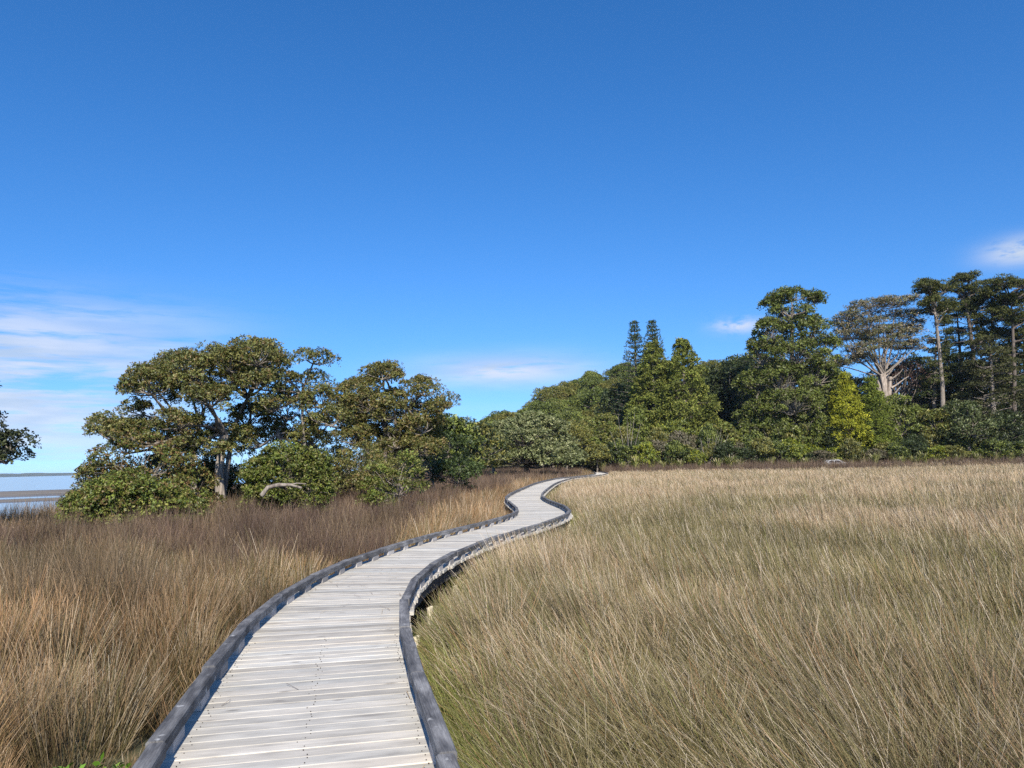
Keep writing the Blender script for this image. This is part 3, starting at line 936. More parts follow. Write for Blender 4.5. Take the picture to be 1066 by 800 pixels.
class Tree:
    split = False

    def __init__(s, base):
        s.base = np.asarray(base, float)
        s.wood, s.leaf, s.arm = Acc(), Acc(), Acc()

    def limb(s, p0, p1, r0, r1, bend=0.15, n=6, sides=7, sag=0.0, main=True):
        p0 = np.asarray(p0, float); p1 = np.asarray(p1, float)
        L_ = np.linalg.norm(p1 - p0)
        t = np.linspace(0, 1, n)[:, None]
        off = rng.normal(size=3) * bend * L_; off2 = rng.normal(size=3) * bend * L_ * 0.5
        pts = p0 + (p1 - p0) * t + off * (t * (1 - t)) * 2 + off2 * np.sin(t * 2 * pi) * 0.5
        pts[:, 2] += (sag * L_ * t * (1 - t) * 4).ravel()
        tube(s.wood if main else s.arm, pts, np.linspace(r0, r1, n), sides)
        return pts

    def pad(s, c, R, tufts, k, ln, w, pal, spread=0.62, up=0.45, tone=1.0, cut=-0.35, jit=0.25, shell=0.62):
        d = rand_dirs(tufts, up * 0.5, cut)
        rad = shell + (1 - shell) * rng.random(tufts) ** 0.6
        pos = np.asarray(c) + d * np.asarray(R) * rad[:, None]
        nr = unit(d / np.asarray(R) * np.mean(R) + np.array([0, 0, up]) + 0.35 * rng.normal(size=d.shape))
        leaves(s.leaf, pos, nr, k, ln, w, spread, pal, jit, tone)

    def blob(s, c, R, npads, pr, tufts, k, ln, w, pal, frm=None, r0=0.06, twig=0.02, flat=0.85, up=0.45, spread=0.62, shell=0.55, cut=-0.5, jit=0.25, twigs=True):
        """an irregular mass of foliage made of npads small pads, each on its own twig"""
        c = np.asarray(c, float); R = np.asarray(R, float)
        d = rand_dirs(npads, 0.2, cut)
        rad = shell + (1 - shell) * rng.random(npads) ** 0.5
        pos = c + d * R * rad[:, None]
        if frm is not None:
            s.limb(frm, c - np.array([0, 0, 0.25 * R[2]]), r0, twig * 1.6, 0.12, main=not s.split)
        for q in pos:
            if twigs:
                s.limb(c - np.array([0, 0, 0.3 * R[2]]), q, twig * 1.3, twig * 0.5, 0.16, 4, 4, main=not s.split)
            rr = pr * rng.uniform(0.5, 1.5)
            s.pad(q, (rr * rng.uniform(0.85, 1.3), rr * rng.uniform(0.85, 1.3), rr * flat), int(tufts * rng.uniform(0.6, 1.3)), k, ln, w, pal, spread, up, rng.uniform(0.8, 1.2), -0.35, jit)

    def build(s, name, label, cat, group=None, bark=None, leafm=None, crown='crown'):
        e = empty(name, tuple(s.base))
        tag(e, label, cat, group)
        if s.wood.n:
            for a in s.wood.v: a -= s.base
            obj('trunk', s.wood.mesh('trunk', True), bark or BARK, e)
        if s.arm.n:
            for a in s.arm.v: a -= s.base
            obj('limb', s.arm.mesh('limb', True), BARK, e)
        if s.leaf.n:
            for a in s.leaf.v: a -= s.base
            obj(crown, s.leaf.mesh(crown), leafm or LEAF, e)
        return e


def gp(px, Y, dz=0.0):
    """ground point under photo column px at distance Y"""
    p = P(px, 480, Y)
    return np.array([p[0], p[1], float(zg(p[0], p[1])) + dz])


POHU = [(0.060, 0.066, 0.018), (0.085, 0.090, 0.024), (0.110, 0.105, 0.030), (0.045, 0.055, 0.020), (0.13, 0.095, 0.035)]
POHU_OL = [(0.085, 0.085, 0.022), (0.12, 0.11, 0.03), (0.06, 0.066, 0.02), (0.14, 0.10, 0.04)]
SHRUBG = [(0.075, 0.11, 0.022), (0.11, 0.15, 0.032), (0.05, 0.075, 0.018), (0.14, 0.16, 0.045)]

POHU = [(0.115, 0.125, 0.034), (0.15, 0.155, 0.042), (0.085, 0.10, 0.030), (0.19, 0.18, 0.055), (0.16, 0.115, 0.042)]
POHU_OL = [(0.13, 0.13, 0.034), (0.175, 0.165, 0.045), (0.095, 0.105, 0.03), (0.18, 0.135, 0.05)]
SHRUBG = bright(SHRUBG, 1.3)


def pohu(px_base, Y, blobs, name, label, trunks, depth, pal, per_px=1.0, ln=0.10, w=0.052, tufts=30, bark=None, dens=1.0, pr=0.62, k=6):
    """a coastal evergreen from a list of foliage masses (px, py, rx, ry, dY) at real distance Y + dY"""
    base = gp(px_base, Y)
    t = Tree(base); t.split = True
    forks = []
    for (bx, tx, ty, dY, r0) in trunks:
        b = gp(bx, Y + dY * 0.3, -0.1); top = P(tx, ty, Y + dY)
        t.limb(b, top, r0, r0 * 0.6, 0.08, 7, 10, main=(len(forks) == 0))
        forks.append((top, r0))
    for (px, py, rx, ry, dY) in blobs:
        c = P(px, py, Y + dY)
        R = np.array([S(rx, Y), S(rx, Y) * depth, S(ry * 1.12, Y)])
        i = int(np.argmin([np.linalg.norm(fk[0] - c) for fk in forks]))
        npd = max(5, int(dens * 1.9 * R[0] * R[1] * R[2] ** 0.5 / pr ** 2.2 + 3))
        t.blob(c, R, npd, pr, tufts, k, ln, w, pal, forks[i][0], forks[i][1] * 0.45, 0.024, 0.88)
    return t.build(name, label, 'tree', None, bark or BARKM)


# large spreading tree on the shore
big_blobs = []
for dY in (-1.7, 0.1, 1.7):
    j = lambda a: random.uniform(-a * 1.7, a * 1.7)
    big_blobs += [(112 + j(4), 452 + j(4), 17, 9, dY), (140 + j(4), 452 + j(4), 20, 13, dY * 0.7), (165 + j(5), 410 + j(5), 27, 17, dY), (195 + j(5), 388 + j(4), 28, 16, dY), (232 + j(4), 378 + j(4), 22, 13, dY),
                  (265 + j(4), 376 + j(3), 27, 15, dY), (270 + j(5), 398 + j(5), 22, 13, dY), (215 + j(5), 415 + j(5), 26, 13, dY * 1.3), (185 + j(5), 440 + j(4), 24, 10, dY)]
big_blobs += [(326, 377, 21, 6, 0.2), (318, 398, 20, 8, 0.5), (335, 420, 20, 13, 0), (300, 432, 26, 17, 1.5), (258, 440, 24, 16, 1.8), (330, 448, 22, 13, 1.2), (225, 470, 16, 8, -1.0), (270, 462, 24, 11, 0.8), (205, 462, 18, 8, -1.0), (345, 440, 18, 12, -0.5), (165, 470, 18, 10, 1.0), (150, 430, 14, 8, -0.5), (240, 455, 30, 14, 2.0), (290, 455, 30, 12, 2.0), (325, 462, 26, 9, 1.6), (300, 412, 16, 10, 1.0), (285, 425, 22, 12, -1.0), (240, 400, 24, 14, 0), (195, 475, 16, 8, 0.6), (130, 470, 18, 10, 0.5)]
pohu(238, 34.5, big_blobs, 'coastal_tree', 'large spreading evergreen tree with pale trunk on the shore left of the boardwalk',
     [(239, 235, 452, 0, 0.25), (296, 288, 452, 0.8, 0.13), (207, 203, 458, 0.5, 0.16), (229, 258, 415, 0.9, 0.13), (322, 314, 410, 0.8, 0.09)], 1.0, POHU, pr=0.43, tufts=66, dens=0.85)
# second shore tree
b2 = []
for dY in (-1.5, 0.1, 1.5):
    j = lambda a: random.uniform(-a * 2.2, a * 2.2)
    b2 += [(375 + j(3), 408 + j(3), 22, 14, dY), (402 + j(3), 393 + j(2), 19, 9, dY * .8), (436 + j(3), 402 + j(3), 14, 7, dY * .6), (418 + j(4), 425 + j(4), 20, 12, dY), (385 + j(4), 432 + j(4), 24, 13, dY), (452 + j(3), 428 + j(3), 15, 10, dY), (440 + j(3), 452 + j(3), 22, 12, dY), (405 + j(4), 455 + j(4), 26, 13, dY), (372 + j(3), 455 + j(3), 20, 12, dY), (430 + j(3), 470 + j(3), 26, 10, dY), (355 + j(3), 425 + j(3), 14, 12, dY)]
pohu(400, 42, b2, 'coastal_tree', 'shorter shore tree with thin bare grey stems between its leaf masses',
     [(402, 400, 440, 0, 0.14), (410, 424, 425, 0.3, 0.10), (396, 380, 430, -0.4, 0.10), (408, 409, 418, 0.5, 0.09)], 1.0, POHU_OL, pr=0.45, tufts=64, dens=0.72, bark=BARK)
# branch reaching in at the left edge belongs to a tree whose trunk stands outside the frame
pohu(-75, 24, [(12, 466, 13, 10, 0), (5, 480, 13, 8, 0.3), (-25, 455, 26, 18, 0), (-60, 440, 40, 26, 0), (-95, 425, 45, 28, 1), (-70, 400, 40, 22, -1), (-120, 450, 36, 22, 0), (-20, 478, 20, 10, 0.6)], 'coastal_tree',
     'dark leafy branch of a shore tree reaching in at the left edge', [(-75, -70, 470, 0, 0.22), (-70, -30, 468, 0, 0.1)], 1.0, [(0.035, 0.045, 0.016), (0.05, 0.06, 0.02), (0.03, 0.035, 0.018)], pr=0.42, ln=0.10, w=0.06, tufts=42, bark=BARKD)


def shrub(name, label, base, H, Wd, pal, npads=24, pr=0.5, tufts=40, k=5, ln=0.12, w=0.06, bark=None, cat='shrub', group=None, blobs=None, up=0.5, spread=0.62, leafm=None, depth=1.0, flat=0.75):
    t = Tree(base)
    b = np.asarray(base, float)
    for q in (blobs or [(0, 0, 0.5, 0.5, 0.5)]):
        ox, oy, oz, sw, sh = q
        c = b + np.array([ox * Wd, oy * Wd, oz * H])
        R = np.array([sw * Wd, sw * Wd * depth, sh * H])
        m = max(5, int(npads * sw / 0.5))
        t.blob(c, R, m, pr, tufts, k, ln, w, pal, b + np.array([ox * Wd * 0.3, oy * Wd * 0.3, 0]), 0.05 * H / 2, 0.012 * H / 2, flat, up, spread, 0.5, -0.9)
    return t.build(name, label, cat, group, bark or BARK, leafm)


shrub('coastal_shrub', 'bright green low shrub spreading below the large shore tree, at the left', gp(137, 26.5), 2.1, 4.7, SHRUBG + [(0.14, 0.10, 0.035)], 52, 0.42, 90, 5, 0.085, 0.055, blobs=[(0, 0, .42, .42, .50), (-.26, -.05, .28, .26, .34), (.26, 0, .32, .26, .40), (0.02, -.1, .66, .30, .42)])
shrub('coastal_shrub', 'reddish green shrub standing between the low bright shrub and the large shore tree', gp(150, 30.5), 3.7, 4.6, POHU_OL + SHRUBG[:1] + [(0.15, 0.085, 0.035)], 48, 0.42, 70, 5, 0.09, 0.055, blobs=[(0, 0, .55, .5, .45), (.35, 0, .3, .3, .3), (-.3, 0, .4, .25, .3)])
shrub('coastal_shrub', 'rounded olive green bush right of the pale trunk, behind the fallen log', gp(299, 30), 3.2, 3.3, SHRUBG[:3] + POHU_OL[:2], 54, 0.40, 75, 5, 0.085, 0.052, blobs=[(0, 0, .55, .46, .42), (-.3, 0, .45, .25, .35), (.3, 0, .5, .25, .38)])
shrub('coastal_shrub', 'olive bush with dead grey twigs left of the second shore tree', gp(362, 35), 3.4, 4.4, POHU_OL, 42, 0.42, 60, 5, 0.09, 0.052, blobs=[(0, 0, .55, .5, .45), (.3, 0, .4, .3, .3)])
shrub('coastal_shrub', 'leaning bush with bare stems at the right foot of the second shore tree', gp(415, 31), 3.0, 2.4, SHRUBG[:3] + POHU_OL[:2], 22, 0.36, 36, 5, 0.12, 0.05, blobs=[(0, 0, .5, .5, .45), (-.3, 0, .25, .3, .25)])
shrub('coastal_shrub', 'dark green bush right of the second shore tree beside the dry grass', gp(450, 48), 4.4, 5.2, [(0.04, 0.06, 0.018), (0.06, 0.085, 0.022)], 34, 0.55, 40, 5, 0.15, 0.08, blobs=[(0, 0, .5, .5, .5), (.3, 0, .35, .3, .35)])

_SHADE_LEAF = [(0.05, 0.062, 0.02), (0.075, 0.085, 0.026), (0.10, 0.10, 0.032)]  # dark leaf colours of added thickets that paint the shade below the crowns
shrub('coastal_shrub', 'dark thicket added for the shade behind the pale trunk of the large shore tree', gp(262, 38.5), 3.5, 5.0, _SHADE_LEAF, 44, 0.5, 60, 5, 0.11, 0.06, blobs=[(0, 0, .5, .5, .48), (.32, 0, .4, .32, .4), (-.32, 0, .35, .28, .35)])
shrub('coastal_shrub', 'dark thicket added for the shade in the gap between the two shore trees', gp(332, 41), 3.9, 5.2, _SHADE_LEAF, 44, 0.5, 60, 5, 0.11, 0.06, blobs=[(0, 0, .5, .5, .48), (.32, 0, .4, .32, .4), (-.32, 0, .4, .32, .4)])
shrub('coastal_shrub', 'dark undergrowth added to fill the shaded space left of the pale trunk', gp(196, 37.5), 3.6, 4.2, _SHADE_LEAF + POHU_OL[:1], 38, 0.46, 60, 5, 0.10, 0.055, blobs=[(0, 0, .5, .5, .48), (-.3, 0, .45, .35, .4), (.2, 0, .35, .3, .3)])

# fallen log
t = Tree(gp(288, 27))
a = P(276, 507, 27); b = P(303, 505, 27.3)
t.wood = Acc()
tube(t.wood, np.array([a + (-.12, 0, -.30), a + (.1, 0, -.02), (a + b) / 2 + np.array([0, 0, 0.03]), b, b + (.35, .1, -.12)]), [0.085, 0.075, 0.07, 0.055, 0.04], 9)
tube(t.wood, np.array([b, b + (.2, 0, .05), b + (.5, .1, .02)]), [0.035, 0.025, 0.015], 6)
lg = obj('fallen_log', t.wood.mesh('fallen_log', True), BARK)
tag(lg, 'pale bleached fallen log lying in front of the rounded olive bush', 'log')

# low green weeds beside the deck
acc = Acc()
for (cx, cy, rx, ry, n_, zt) in ((-2.85, 5.0, 0.26, 0.35, 520, 0.30), (-3.0, 4.6, 0.3, 0.3, 200, 0.25), (0.02, 4.2, 0.12, 0.5, 90, 0.40)):
    p = np.stack([rng.normal(cx, rx * 0.6, n_), rng.normal(cy, ry * 0.6, n_), rng.uniform(0.02, zt, n_)], -1)
    dd, _ = bw_dist(p[:, 0], p[:, 1]); p = p[dd > 0.92]
    leaves(acc, p, unit(rng.normal(size=p.shape) * 0.5 + np.array([0, 0, 1])), 4, 0.055, 0.028, 0.7, [(0.10, 0.20, 0.02), (0.16, 0.27, 0.035), (0.07, 0.13, 0.02)])
tag(obj('dry_stalks', DRY.mesh('dry_stalks'), REED), 'dry broken rush stalks scattered on the boardwalk planks', 'stalks', kind='stuff')
tag(obj('marsh_weed', acc.mesh('marsh_weed'), LEAF), 'bright green low weeds at the edge of the boardwalk', 'weeds', kind='stuff')

# ------------------------------------------------------------------ trees behind the marsh
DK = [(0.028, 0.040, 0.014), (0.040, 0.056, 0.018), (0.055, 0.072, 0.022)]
MID = [(0.050, 0.072, 0.018), (0.070, 0.095, 0.024), (0.090, 0.112, 0.030)]
OLV = [(0.075, 0.080, 0.022), (0.095, 0.098, 0.028), (0.060, 0.068, 0.020)]
CON = [(0.060, 0.082, 0.018), (0.080, 0.104, 0.024), (0.045, 0.062, 0.016), (0.10, 0.115, 0.03)]
SILV = [(0.13, 0.16, 0.085), (0.18, 0.21, 0.12), (0.09, 0.12, 0.055), (0.07, 0.09, 0.04)]
YEL = [(0.115, 0.135, 0.012), (0.15, 0.165, 0.018), (0.085, 0.105, 0.014)]
GREYT = [(0.22, 0.185, 0.115), (0.165, 0.16, 0.08), (0.27, 0.22, 0.15), (0.12, 0.135, 0.055)]
PINE = [(0.040, 0.058, 0.022), (0.060, 0.078, 0.026), (0.085, 0.095, 0.034)]
BROWN = [(0.10, 0.055, 0.045), (0.075, 0.048, 0.036), (0.13, 0.075, 0.055)]

MID, OLV, CON, YEL, PINE, SILV = bright(MID, 1.9), bright(OLV, 1.95), bright(CON, 1.75), bright(YEL, 1.95), bright(PINE, 1.2), bright(SILV, 1.35)


def round_tree(base, H, Wd, pal, name, label, cat='tree', group=None, npads=26, pr=None, tufts=26, k=4, ln=0.5, w=0.26, bark=None, low=0.25, flat=0.78):
    t = Tree(base); b = np.asarray(base, float)
    pr = pr or Wd * 0.16
    top = b + np.array([0, 0, H * 0.42])
    t.limb(b - np.array([0, 0, 0.4]), top, Wd * 0.035, Wd * 0.022, 0.05, 5, 7)
    c = b + np.array([0, 0, H * (low + (1 - low) * 0.5)])
    R = np.array([Wd * 0.5 - pr * 0.5, Wd * 0.5 - pr * 0.5, H * (1 - low) * 0.5 - pr * 0.35])
    d = rand_dirs(npads, 0.35, -0.55)
    for q in d:
        pq = c + q * R * rng.uniform(0.72, 1.06)
        t.limb(top, pq, Wd * 0.012, Wd * 0.004, 0.12, 4, 4)
        rr = pr * rng.uniform(0.7, 1.35)
        t.pad(pq, (rr * 1.15, rr * 1.15, rr * flat), int(tufts * rng.uniform(.7, 1.3)), k, ln, w, pal, 0.6, 0.5, rng.uniform(0.78, 1.2))
    for i in range(5):   # inner foliage
        t.pad(c + rng.normal(size=3) * R * 0.3, R * 0.55, tufts, k, ln * 1.3, w * 1.3, pal, 0.6, 0.2, 0.8)
    return t.build(name, label, cat, group, bark or BARK)


# prototypes are placed where they are first used; the others are copies
FG = 'trees of the wooded hill'
protos = [
    (OLV + MID[:1], 'olive crowned tree on the wooded hill', 7.4, 9.5), (MID, 'mid green crowned tree on the wooded hill', 7.6, 8.8),
    (MID[:2] + DK[2:], 'dark green crowned tree on the wooded hill', 8.4, 8), (OLV, 'broad flat olive tree on the wooded hill', 6.6, 10.5), (MID + SILV[3:], 'greyish green tree on the wooded hill', 7.4, 8.4)]
spots = []
yy = 152.0
while yy < 268:
    step = 5.9 + (yy - 152) * 0.012
    xx = -66.0 if yy > 205 else (-30.0 if yy > 175 else -14)
    while xx < (92 if yy > 215 else 66):
        x_ = xx + random.uniform(-2.4, 2.4); y_ = yy + random.uniform(-2.6, 2.6)
        xx += step * 1.18
        if x_ < float(shore(y_)) + 4: continue
        spots.append((x_, y_))
    yy += step * 1.22
# keep what can be seen: the front rows, and on the hill the rows that rise above those before them
first = {}
nt_ = 0
for (x_, y_) in spots:
    i = random.choice([0, 0, 1, 1, 2, 3, 4])
    b = (x_, y_, float(zg(x_, y_)) - 0.3)
    sc_ = random.uniform(0.82, 1.2)
    sz = sc_ * random.uniform(0.85, 1.15)
    if i not in first:
        pal, lab, H_, W_ = protos[i]
        first[i] = round_tree(b, H_, W_, pal, 'forest_tree', lab, 'tree', FG, npads=78, pr=0.90, tufts=34, ln=0.33, w=0.17, low=0.04, flat=0.85)
    else:
        copy_tree(first[i], b, random.uniform(0, 6.28), (sc_, sc_, sz))
    nt_ += 1
print('forest trees', nt_)

# mid distance trees left of the hill
for (px, Y, H_, W_, pal, lab) in (
        (472, 72, 6.6, 6.5, MID + DK, 'dark green tree just right of the second shore tree'),
        (492, 96, 7.6, 8.5, OLV + DK, 'olive tree between the second shore tree and the silvery tree'),
        (515, 118, 8.6, 9.0, MID, 'green rounded tree behind the left side of the silvery tree'),
        (455, 92, 8.2, 8.0, DK, 'dark tree partly hidden behind the second shore tree'),
        (590, 132, 9.0, 9.5, OLV, 'olive tree behind the right side of the silvery tree'),
        (612, 138, 6.2, 6.0, MID, 'small bright tree right of the silvery tree at the end of the boardwalk'),
        (630, 142, 10.5, 7.5, OLV + MID, 'olive tree left of the tall conifers at the forest edge')):
    round_tree(gp(px, Y, -0.2), H_, W_, pal, 'forest_tree', lab, npads=52, pr=W_ * 0.11, tufts=42, ln=0.32, w=0.17, low=0.0)
# silvery pohutukawa
t = Tree(gp(548, 108, -0.1)); b = t.base
t.limb(b, b + (0, 0, 2.2), 0.5, 0.35, 0.05)
for (px, py, rx, ry, dY) in ((520, 462, 24, 11, 0), (545, 446, 22, 10, -1), (570, 450, 20, 12, 0), (548, 460, 30, 13, -3), (585, 468, 18, 11, 0), (530, 448, 16, 9, 1), (510, 474, 18, 8, -2), (565, 474, 26, 9, -2.5), (556, 438, 14, 6, 0), (594, 478, 12, 7, -1), (545, 480, 30, 7, -3.5), (505, 482, 18, 6, -2), (582, 482, 18, 6, -2.5)):
    t.blob(P(px, py, 108 + dY), (S(rx, 108), S(rx, 108), S(ry, 108)), 26, 0.80, 46, 4, 0.30, 0.16, SILV, b + (0, 0, 2.2), 0.16, 0.05, 0.8)
t.build('forest_tree', 'broad silvery green tree beyond the end of the boardwalk', 'tree', None, BARKD)


def conifer_stack(t, base, H, Wd, pal, levels, pr, tufts, ln, w, top=0.06, belly=0.28, k=4, low=0.04, dens=1.0):
    """irregular cone of drooping foliage masses"""
    base = np.asarray(base, float)
    t.limb(base - (0, 0, 0.4), base + (0, 0, H * 0.97), Wd * 0.045, 0.06, 0.01, 8, 8)
    lob = [random.uniform(-0.6, 1.0) for _ in range(5)]
    for i in range(levels):
        q = low + (1 - low) * (i + 0.5) / levels
        prof = (1 - q) ** 0.75 if q > belly else 0.80 + 0.2 * (q / belly)
        prof = max(prof * (1 / (1 - belly) ** 0.75 if q > belly else 1), top)
        prof = min(prof, 1.0)
        R_ = Wd * 0.5 * prof
        m = max(2, int(dens * (2 + 2.0 * pi * R_ / (pr * 1.5))))
        a0 = random.random() * 6.28
        for j_ in range(m):
            a = a0 + 2 * pi * j_ / m + random.gauss(0, 0.25)
            rr = R_ * random.uniform(0.45, 1.0 + 0.25 * lob[int(a * 1.27) % 5])
            z = H * (q + random.gauss(0, 0.016)) - 0.10 * rr
            pos = base + (rr * cos(a), rr * sin(a), z)
            t.limb(base + (0, 0, min(H * 0.96, z + 0.14 * rr)), pos, 0.07, 0.03, 0.08, 4, 4)
            p_ = pr * random.uniform(0.65, 1.4) * (0.6 + 0.4 * prof)
            t.pad(pos, (p_, p_, p_ * random.uniform(0.75, 1.2)), int(tufts * random.uniform(.7, 1.25)), k, ln, w, pal, 0.55, 0.45, random.uniform(0.75, 1.25))


# the pair of tall conifers in the middle
Yc = 150
t = Tree(gp(684, Yc)); conifer_stack(t, t.base, S(478 - 352, Yc) + 1.5, S(74, Yc), CON, 21, 1.25, 46, 0.44, 0.20, dens=0.8); t.build('conifer', 'tall dense green conifer directly beside the Norfolk pines, left of its twin', 'tree', None, BARK, NEEDLE)
t = Tree(gp(716, Yc - 3)); conifer_stack(t, t.base, S(478 - 350, Yc) + 1.0, S(74, Yc), CON, 20, 1.3, 46, 0.44, 0.20, belly=0.4, dens=0.8); t.build('conifer', 'tall dense green conifer with rounded shoulder on the right of the middle pair', 'tree', None, BARK, NEEDLE)


def norfolk(px, py_top, Y, halfpx, label):
    base = gp(px, Y); t = Tree(base)
    top = P(px, py_top, Y); H_ = top[2] - base[2]
    tube(t.wood, np.array([base - (0, 0, .4), base + (0, 0, H_ * .5), base + (0, 0, H_)]), [0.42, 0.26, 0.05], 8)
    z = H_ * 0.34
    while z < H_ * 0.99:
        q = (H_ - z) / (H_ * 0.7)
        R_ = S(halfpx, Y) * min(1.0, 0.10 + 1.0 * q) * random.uniform(0.8, 1.12)
        m = 6; a0 = random.random() * 6
        for j_ in range(m):
            a = a0 + j_ * 2 * pi / m + random.gauss(0, .1)
            d = np.array([cos(a), sin(a), 0.0]); n_ = 7
            tt = np.linspace(0, 1, n_)[:, None]
            pts = base + (0, 0, z) + d * tt * R_ + np.array([0, 0, 1.0]) * (tt ** 1.6) * R_ * 0.16
            tube(t.wood, pts, np.linspace(0.07, 0.02, n_), 4)
            ns = int(7 + 17 * q)
            u = rng.random(ns) ** 0.7
            pos = base + (0, 0, z) + d * (u * R_)[:, None] + np.array([0, 0, 1.0]) * (u ** 1.6 * R_ * 0.16)[:, None]
            sd_ = np.array([-sin(a), cos(a), 0])
            pos = pos + sd_ * rng.normal(0, 0.16, ns)[:, None]
            nr = unit(d * 0.6 + np.array([0, 0, 0.55]) + 0.5 * rng.normal(size=(ns, 3)))
            leaves(t.leaf, pos, nr, 3, 0.55, 0.16, 0.45, [(0.035, 0.055, 0.022), (0.05, 0.075, 0.026)], 0.2)
        z += H_ * (0.026 + 0.012 * q) * random.uniform(0.8, 1.2)
    t.build('norfolk_pine', label, 'tree', None, BARK, NEEDLE)


norfolk(666, 333, 157, 27, 'slender tiered pine with open whorled branches, leftmost of the two spires')
norfolk(685, 334, 153, 30, 'tiered pine rising behind the dense green conifer, right of the slender spire')

# tall broad evergreen right of the middle
Yb = 142
t = Tree(gp(822, Yb)); b = t.base
t.limb(b - (0, 0, .4), P(824, 320, Yb), 0.9, 0.18, 0.03, 9, 9)
tb = [(824, 312, 22, 7, 0), (806, 316, 9, 6, 0), (845, 314, 10, 5, 1), (822, 332, 26, 13, 0), (806, 352, 22, 16, -1), (838, 350, 24, 16, 0), (852, 368, 18, 18, 1), (798, 376, 22, 18, 0), (828, 375, 26, 18, -3), (845, 395, 22, 18, -1), (812, 402, 30, 18, -2), (790, 402, 18, 16, 1), (852, 420, 20, 16, 0),
      (826, 425, 30, 18, -4), (798, 432, 22, 16, -1), (840, 448, 24, 16, -2), (806, 455, 26, 14, -4), (782, 445, 12, 12, 0), (858, 448, 12, 14, 1), (824, 465, 34, 10, -3)]
for (px, py, rx, ry, dY) in tb:
    px = 824 + (px - 824) * 1.12
    t.blob(P(px, py, Yb + dY), (S(rx, Yb) * 1.1, S(rx, Yb) * 1.1, S(ry, Yb) * 1.12), int(12 + rx * ry * 0.055), 0.98, 44, 4, 0.42, 0.20, CON[:3] + MID[:1] + [(0.10, 0.10, 0.035)], P(824, min(py + 14, 470), Yb), 0.2, 0.06, 0.9)
t.build('evergreen_tree', 'tallest broad dense evergreen, with a tufted flat top, right of the tall conifer pair', 'tree', None, BARK)

# grey umbrella tree with massive pale trunk
Yu = 150
t = Tree(gp(922, Yu)); b = t.base; t.split = True
fork = P(923, 404, Yu)
t.limb(b, P(922, 440, Yu), 1.35, 1.05, 0.02, 4, 12)
for dx in (-6, -3, 0, 3.5, 7):
    t.limb(P(922 + dx * 0.5, 444, Yu - .6), P(920 + dx * 1.0, 388 + abs(dx) * 0.6, Yu + random.uniform(-1, .5)), 0.60, 0.34, 0.05, 6, 7)
for (px, py) in ((940, 384), (946, 392), (938, 402), (943, 410), (906, 398), (934, 378), (925, 372), (911, 378)):
    t.limb(P(922 + (px - 922) * .25, py + 12, Yu - .8), P(px, py, Yu - 2 + random.uniform(-1, 1)), 0.20, 0.07, 0.08, 5, 6)
umb = [(905, 320, 24, 6, 0), (935, 316, 22, 5, 0), (885, 332, 18, 6, 0), (948, 330, 17, 6, 1), (905, 340, 26, 7, -2), (880, 352, 18, 7, 0), (948, 350, 18, 6, 0), (888, 368, 20, 8, -1), (925, 345, 22, 6, 1), (920, 330, 28, 6, 3), (875, 380, 12, 6, 0), (910, 362, 18, 7, -2), (900, 352, 24, 8, 1), (935, 362, 16, 7, 1), (895, 376, 18, 7, 1), (920, 352, 22, 8, -1), (880, 340, 18, 7, 2), (945, 340, 16, 7, 2), (918, 318, 26, 6, -1), (950, 362, 12, 7, 0)]
for (px, py, rx, ry, dY) in umb:
    t.blob(P(px, py, Yu + dY), (S(rx, Yu), S(rx, Yu), S(ry, Yu)), 18, 1.3, 30, 4, 0.46, 0.13, GREYT, P(918, 392, Yu), 0.17, 0.05, 0.36, up=0.7, spread=0.7)
t.build('macrocarpa_tree', 'grey umbrella shaped old tree with massive pale ribbed trunk, thin crown', 'tree', None, bark_mat('ribbed_bark', (0.17, 0.135, 0.105), (0.44, 0.37, 0.30), 2.0), NEEDLE)
round_tree(P(932, 412, 158) * np.array([1, 1, 0]) + np.array([0, 0, .6]), 22, 13, BROWN, 'forest_tree', 'reddish brown crowned tree behind the massive pale trunk', npads=34, pr=1.7, tufts=34, ln=0.4, w=0.14, low=0.45)


